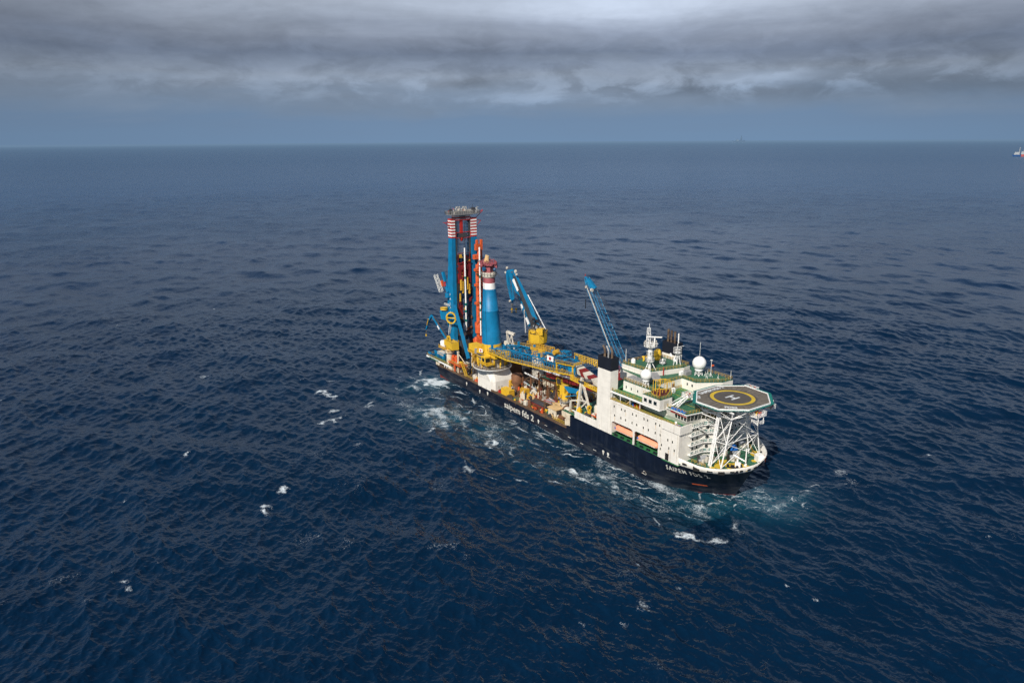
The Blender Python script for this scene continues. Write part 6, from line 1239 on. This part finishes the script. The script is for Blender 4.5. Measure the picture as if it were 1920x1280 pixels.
near = np.exp(-np.clip(dist - .2, 0, None) / 1.1) * side * (dist > -3); FO = np.maximum(FO, near * (.15 + .75 * N1 * (N3 + .3)))
wash = np.exp(-((dist - 16 - 8 * np.sin(X / 23)) / 15) ** 2) * side * (dist > 0) * np.clip((X + 15) / 30, 0, 1)
FO = np.maximum(FO, wash * (np.clip(N1 * .55 + N2 * .75 + N3 * .25 - .66, 0, 1) * 1.35))
ban = wash * (np.abs(N1 + .25 * N2 - .62) < .045) * (N3 > .35); FO = np.maximum(FO, ban * .42)
gx, gy = gp_(1435, 932); bowp = np.exp(-((X - gx) / 13) ** 2 - ((Y - gy) / 13) ** 2); gx2, gy2 = gp_(1310, 925); b2 = np.exp(-((X - gx2) / 15) ** 2 - ((Y - gy2) / 9) ** 2); gx3, gy3 = gp_(1240, 912); b3 = np.exp(-((X - gx3) / 9) ** 2 - ((Y - gy3) / 3.0) ** 2)
AE = np.clip(bowp * (.25 + .9 * N1 * (.4 + N2)) + .5 * b2 + .75 * wash * N3 * (.3 + N1) + .9 * np.exp(-((X - gp_(822, 712)[0]) / 9) ** 2 - ((Y - gp_(822, 712)[1]) / 8) ** 2), 0, 1)
FO = np.maximum(FO, bowp * (np.clip(1.4 * N2 * .5 + N1 * .7 + N4 * .35 - .72, 0, 1)) * 1.3); FO = np.maximum(FO, b2 * np.clip(N2 + .6 * N1 - .8, 0, 1)); FO = np.maximum(FO, b3 * (.45 + .6 * N2))
for (px, py, s_, a_) in ((800, 905, 12, .32), (590, 860, 11, .3), (660, 908, 12, .28), (560, 1000, 13, .3), (120, 1097, 6, .4), (640, 1010, 8, .3), (880, 930, 9, .25), (1180, 1080, 6, .35), (1240, 1250, 7, .35), (1215, 1170, 5, .3), (1590, 905, 12, .35), (1500, 950, 14, .15), (860, 770, 16, .22)):      # dissolving foam lace
    x0, y0 = gp_(px, py); e = np.exp(-((X - x0) / s_) ** 2 - ((Y - y0) / s_) ** 2); FO = np.maximum(FO, e * a_ * .8 * (.2 + N2) * (.3 + N1))
Z += FO.clip(0, 1) * .18 * (RR < 900)
# teal-brown reflections of the hull on the near water need no paint: keep only real geometry
co = np.stack([X + DX, Y + DY, Z], -1).reshape(-1, 3).astype(np.float32)
ii, jj = np.meshgrid(np.arange(nr - 1), np.arange(na), indexing='ij'); j2 = (jj + 1) % na
q = np.stack([ii * na + jj, (ii + 1) * na + jj, (ii + 1) * na + j2, ii * na + j2], -1).reshape(-1, 4).astype(np.int32)
me = bpy.data.meshes.new('sea'); me.vertices.add(len(co)); me.vertices.foreach_set('co', co.ravel()); nf = len(q)
me.loops.add(nf * 4); me.loops.foreach_set('vertex_index', q.ravel()); me.polygons.add(nf); me.polygons.foreach_set('loop_start', np.arange(0, nf * 4, 4, dtype=np.int32)); me.polygons.foreach_set('loop_total', np.full(nf, 4, np.int32))
me.polygons.foreach_set('use_smooth', np.ones(nf, bool)); me.update(calc_edges=True)
for nm, arr in (('foam', FO), ('aer', AE)):
    at_ = me.attributes.new(nm, 'FLOAT', 'POINT'); at_.data.foreach_set('value', arr.ravel().astype(np.float32))
sea = bpy.data.objects.new('sea', me); col.objects.link(sea); sea['kind'] = 'structure'; sea['label'] = 'dark blue open sea with small waves and scattered whitecaps'

m = bpy.data.materials.new('sea water'); m.use_nodes = True; nt = m.node_tree; N = nt.nodes; L = nt.links; b = N['Principled BSDF']; outn = N['Material Output']
geo = N.new('ShaderNodeNewGeometry')
def noise(scale, det=4, rough=.6, vec=None, dist=0.0):
    n = N.new('ShaderNodeTexNoise'); n.inputs['Scale'].default_value = scale; n.inputs['Detail'].default_value = det; n.inputs['Roughness'].default_value = rough; n.inputs['Distortion'].default_value = dist; L.new(vec or geo.outputs['Position'], n.inputs['Vector']); return n
def mth(op, a, b_=None, c=None):
    n = N.new('ShaderNodeMath'); n.operation = op
    for i, v in enumerate((a, b_, c)):
        if v is None: continue
        if isinstance(v, (int, float)): n.inputs[i].default_value = v
        else: L.new(v, n.inputs[i])
    return n.outputs[0]
def rng_(v, a, b_, c=0.0, d=1.0, clampv=True):
    n = N.new('ShaderNodeMapRange'); n.clamp = clampv
    for i, x in enumerate((a, b_, c, d)): n.inputs[i + 1].default_value = x
    L.new(v, n.inputs[0]); return n.outputs[0]
def mixc(f, a, b_):
    n = N.new('ShaderNodeMix'); n.data_type = 'RGBA'
    for i, v in ((0, f), (6, a), (7, b_)):
        if isinstance(v, (int, float)): n.inputs[i].default_value = v
        elif isinstance(v, tuple): n.inputs[i].default_value = (*v, 1)
        else: L.new(v, n.inputs[i])
    return n.outputs[2]
vm = N.new('ShaderNodeVectorMath'); vm.operation = 'SUBTRACT'; vm.inputs[1].default_value = (84, 0, 0); L.new(geo.outputs['Position'], vm.inputs[0])
vl = N.new('ShaderNodeVectorMath'); vl.operation = 'LENGTH'; L.new(vm.outputs[0], vl.inputs[0]); dist_ = vl.outputs['Value']
mp = N.new('ShaderNodeMapping'); mp.inputs['Rotation'].default_value = (0, 0, -WD); mp.inputs['Scale'].default_value = (1.0, .42, 1); L.new(geo.outputs['Position'], mp.inputs['Vector'])
n1 = noise(1.3, 2, .5, mp.outputs[0], .3); n3 = noise(.15, 3, .6, mp.outputs[0], .4); n4 = noise(.045, 4, .6, mp.outputs[0], .5)
def bump(h_, st, d, nrm=None):
    n = N.new('ShaderNodeBump'); n.inputs['Distance'].default_value = d
    if isinstance(st, (int, float)): n.inputs['Strength'].default_value = st
    else: L.new(st, n.inputs['Strength'])
    L.new(h_, n.inputs['Height'])
    if nrm: L.new(nrm, n.inputs['Normal'])
    return n.outputs[0]
far = rng_(dist_, 500, 2500, 0, 1)
bn = bump(n4.outputs['Fac'], rng_(dist_, 1200, 3500, 0, .55), 9.0)
bn = bump(n3.outputs['Fac'], rng_(dist_, 500, 1300, .0, .85), 3.6, bn)
bn = bump(n1.outputs['Fac'], rng_(dist_, 250, 900, .55, .35), .30, bn)
n5 = noise(.42, 2, .55, mp.outputs[0], .3); n6 = noise(.0055, 4, .6, mp.outputs[0], .6); gust = rng_(n6.outputs['Fac'], .38, .62, .35, 1.25); bn = bump(n5.outputs['Fac'], mth('MULTIPLY', gust, mth('MULTIPLY', rng_(dist_, 350, 800, 0, .8), rng_(dist_, 2000, 5000, 1, .3))), 1.1, bn)
att = N.new('ShaderNodeAttribute'); att.attribute_name = 'foam'; ate = N.new('ShaderNodeAttribute'); ate.attribute_name = 'aer'
fn = noise(2.3, 6, .75, None, .8); fn2 = noise(.45, 3, .6, None, 1.0)
vor = N.new('ShaderNodeTexVoronoi'); vor.feature = 'DISTANCE_TO_EDGE'; vor.inputs['Scale'].default_value = .55
wv = N.new('ShaderNodeVectorMath'); wv.operation = 'MULTIPLY_ADD'; L.new(fn2.outputs['Color'], wv.inputs[0]); wv.inputs[1].default_value = (3, 3, 3); L.new(geo.outputs['Position'], wv.inputs[2]); L.new(wv.outputs[0], vor.inputs['Vector'])
lace = rng_(vor.outputs['Distance'], .0, .30, .30, 0)
fsum = mth('ADD', att.outputs['Fac'], mth('ADD', mth('MULTIPLY', mth('SUBTRACT', fn.outputs['Fac'], .5), 2.3), mth('MULTIPLY', lace, .9)))
foam = mth('MULTIPLY', rng_(fsum, .54, 1.35), rng_(att.outputs['Fac'], .07, .22))
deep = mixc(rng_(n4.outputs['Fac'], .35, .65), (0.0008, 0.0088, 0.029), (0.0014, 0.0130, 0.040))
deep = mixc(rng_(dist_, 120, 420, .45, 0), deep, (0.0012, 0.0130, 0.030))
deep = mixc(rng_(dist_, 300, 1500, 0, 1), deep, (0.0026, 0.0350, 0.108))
body = mixc(mth('MULTIPLY', ate.outputs['Fac'], .7), deep, (0.012, 0.085, 0.12))
# thin haze between the viewer's region and the horizon, built as a distance tint of the water
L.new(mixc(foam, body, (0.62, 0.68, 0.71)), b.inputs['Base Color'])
L.new(mth('ADD', rng_(dist_, 200, 4000, .09, .25), mth('MULTIPLY', foam, .5)), b.inputs['Roughness'])
b.inputs['IOR'].default_value = 1.333; b.inputs['Specular Tint'].default_value = (.42, .74, 1, 1); b.inputs['Specular IOR Level'].default_value = .5; L.new(bn, b.inputs['Normal'])
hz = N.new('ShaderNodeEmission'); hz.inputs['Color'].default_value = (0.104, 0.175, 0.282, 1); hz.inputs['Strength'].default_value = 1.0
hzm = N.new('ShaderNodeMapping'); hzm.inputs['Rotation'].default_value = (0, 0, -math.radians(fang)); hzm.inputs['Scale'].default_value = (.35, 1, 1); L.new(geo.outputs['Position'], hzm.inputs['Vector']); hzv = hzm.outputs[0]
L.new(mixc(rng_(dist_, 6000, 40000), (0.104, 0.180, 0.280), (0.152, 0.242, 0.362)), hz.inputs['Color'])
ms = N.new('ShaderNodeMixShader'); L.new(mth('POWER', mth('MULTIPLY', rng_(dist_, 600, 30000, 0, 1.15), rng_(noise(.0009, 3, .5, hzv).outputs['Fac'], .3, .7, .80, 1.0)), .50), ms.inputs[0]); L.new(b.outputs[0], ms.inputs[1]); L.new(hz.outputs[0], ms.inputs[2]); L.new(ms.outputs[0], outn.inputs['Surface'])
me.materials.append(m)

# ================================================================= SKY, SUN
W = bpy.data.worlds.new('World'); sc.world = W; W.use_nodes = True; nt = W.node_tree; N = nt.nodes; L = nt.links
for n in list(N): N.remove(n)
out = N.new('ShaderNodeOutputWorld'); bg = N.new('ShaderNodeBackground'); bg2 = N.new('ShaderNodeBackground'); mx = N.new('ShaderNodeMixShader')
sun_dir = Vector((.45, -.80, .78)).normalized()
elev = math.asin(sun_dir.z); az = math.atan2(sun_dir.x, sun_dir.y)
sky = N.new('ShaderNodeTexSky'); sky.sky_type = 'NISHITA'; sky.sun_disc = False; sky.sun_elevation = elev; sky.sun_rotation = az
L.new(sky.outputs[0], bg2.inputs[0]); bg2.inputs[1].default_value = .085
tc = N.new('ShaderNodeTexCoord'); sx = N.new('ShaderNodeSeparateXYZ'); L.new(tc.outputs['Generated'], sx.inputs[0])
x_, y_, z_ = sx.outputs
def comb(a, b_, c):
    n = N.new('ShaderNodeCombineXYZ')
    for i, v in enumerate((a, b_, c)):
        if isinstance(v, (int, float)): n.inputs[i].default_value = v
        else: L.new(v, n.inputs[i])
    return n.outputs[0]
FX, FY = math.cos(math.radians(fang)), math.sin(math.radians(fang)); RX, RY = FY, -FX   # right-hand direction
lat_ = mth('ADD', mth('MULTIPLY', x_, RX), mth('MULTIPLY', y_, RY)); fwd_ = mth('ADD', mth('MULTIPLY', x_, FX), mth('MULTIPLY', y_, FY))
A_ = mth('ARCTAN2', lat_, fwd_)                      # azimuth from the ship's bearing, radians
E_ = z_                                            # sine of elevation
v1 = comb(mth('MULTIPLY', A_, 4.6), mth('MULTIPLY', E_, 15.0), 3.1); nA = noise(1.5, 8, .56, v1, .5)
v2 = comb(mth('MULTIPLY', A_, 13.0), mth('MULTIPLY', E_, 30.0), 8.3); nB = noise(1.15, 9, .60, v2, .35)
v4 = comb(mth('MULTIPLY', A_, 22.0), mth('MULTIPLY', E_, 48.0), 2.2); nD = noise(1.1, 8, .62, v4, .3)
v3 = comb(mth('MULTIPLY', A_, 3.4), mth('MULTIPLY', E_, 22), 1.7); nC = noise(1.2, 7, .58, v3, .5)
def gauss(a0, e0, sa, se):
    u = mth('DIVIDE', mth('SUBTRACT', A_, a0), sa); w = mth('DIVIDE', mth('SUBTRACT', mth('ADD', E_, mth('MULTIPLY', mth('SUBTRACT', nB.outputs['Fac'], .5), .03)), e0), se)
    return mth('EXPONENT', mth('MULTIPLY', mth('ADD', mth('MULTIPLY', u, u), mth('MULTIPLY', w, w)), -1))
base = N.new('ShaderNodeValToRGB'); cr = base.color_ramp
ev = mth('ADD', E_, mth('MULTIPLY', mth('SUBTRACT', nC.outputs['Fac'], .5), .05))
L.new(rng_(ev, -.01, .2), base.inputs[0])
stops = [(0, (.110, .180, .282)), (.17, (.110, .170, .262)), (.27, (.132, .178, .248)), (.44, (.168, .204, .262)), (.55, (.132, .166, .232)), (.65, (.160, .190, .250)), (.82, (.262, .302, .372)), (1, (.25, .288, .355))]
cr.elements[0].position = 0; cr.elements[0].color = (*stops[0][1], 1); cr.elements[1].position = 1; cr.elements[1].color = (*stops[-1][1], 1)
for p, c in stops[1:-1]: e = cr.elements.new(p); e.color = (*c, 1)
c0 = base.outputs[0]
up = rng_(mth('ADD', E_, mth('MULTIPLY', mth('SUBTRACT', nC.outputs['Fac'], .5), .09)), .025, .085)
lump = mth('SUBTRACT', rng_(nB.outputs['Fac'], .44, .57), .5); wisp = mth('SUBTRACT', rng_(nD.outputs['Fac'], .40, .64), .5)
bandm = mth('ADD', .25, mth('MULTIPLY', gauss(.1, .072, .9, .03), .75))
br_ = mth('MULTIPLY', mth('ADD', mth('MULTIPLY', mth('SUBTRACT', nA.outputs['Fac'], .5), .85), mth('ADD', mth('MULTIPLY', mth('MULTIPLY', lump, bandm), .34), mth('MULTIPLY', mth('MULTIPLY', wisp, bandm), .22))), up)
sc1 = mth('SUBTRACT', mth('ADD', 1.5, br_), mth('MULTIPLY', rng_(mth('ABSOLUTE', mth('SUBTRACT', A_, .08)), .25, .85), .30))
for a0, e0, sa, se, k in ((.16, .165, .20, .035, .85), (.33, .070, .05, .009, 1.0), (.02, .055, .09, .007, .40), (-.16, .078, .14, .006, .22), (-.40, .075, .05, .006, .3), (-.55, .15, .25, .05, -.2), (.50, .10, .22, .035, -.16), (.55, .058, .25, .014, -.30), (.20, .060, .10, .008, -.30), (-.05, .068, .03, .009, -.32), (.0, .108, .42, .008, -.14), (-.28, .110, .3, .012, -.10), (.36, .155, .16, .02, -.15), (.10, .095, .14, .007, .12)):
    sc1 = mth('ADD', sc1, mth('MULTIPLY', gauss(a0, e0, sa, se), k))
sc1 = mth('ADD', sc1, mth('MULTIPLY', mth('MULTIPLY', rng_(nB.outputs['Fac'], .48, .62), gauss(.25, .066, .55, .016)), .38))
sc1 = mth('MAXIMUM', sc1, .78)
hs = N.new('ShaderNodeVectorMath'); hs.operation = 'SCALE'; L.new(c0, hs.inputs[0]); L.new(sc1, hs.inputs['Scale'])
L.new(hs.outputs[0], bg.inputs[0]); bg.inputs[1].default_value = 1.0
L.new(rng_(E_, .18, .38, 0, 1), mx.inputs[0]); L.new(bg.outputs[0], mx.inputs[1]); L.new(bg2.outputs[0], mx.inputs[2]); L.new(mx.outputs[0], out.inputs[0])
sl = bpy.data.lights.new('sun', 'SUN'); sl.energy = 5.0; sl.angle = math.radians(.5); sl.color = (1, .945, .86)
so = bpy.data.objects.new('sun', sl); col.objects.link(so); so.rotation_euler = (-sun_dir).to_track_quat('-Z', 'Y').to_euler()

cam = bpy.data.cameras.new('camera'); co_ = bpy.data.objects.new('camera', cam); col.objects.link(co_)
Fm = Vector(Fv); Rm = Vector(Rv); Um = Vector(Uv)
co_.matrix_world = Matrix(((Rm.x, Um.x, -Fm.x, CAM.x), (Rm.y, Um.y, -Fm.y, CAM.y), (Rm.z, Um.z, -Fm.z, CAM.z), (0, 0, 0, 1)))
cam.sensor_width = 36; cam.lens = FL / 1920 * 36; cam.clip_start = 1; cam.clip_end = 120000
sc.camera = co_
sc.view_settings.view_transform = 'Standard'; sc.view_settings.look = 'None'; sc.view_settings.exposure = 0; sc.view_settings.gamma = 1
sc.cycles.max_bounces = 6; sc.cycles.use_denoising = True; sc.cycles.denoising_input_passes = 'RGB_ALBEDO_NORMAL'; sc.cycles.denoising_prefilter = 'NONE'; sc.cycles.sample_clamp_indirect = 1.5; sc.cycles.adaptive_threshold = 0.01
for o in bpy.data.objects:
    if '_o' in o: del o['_o']
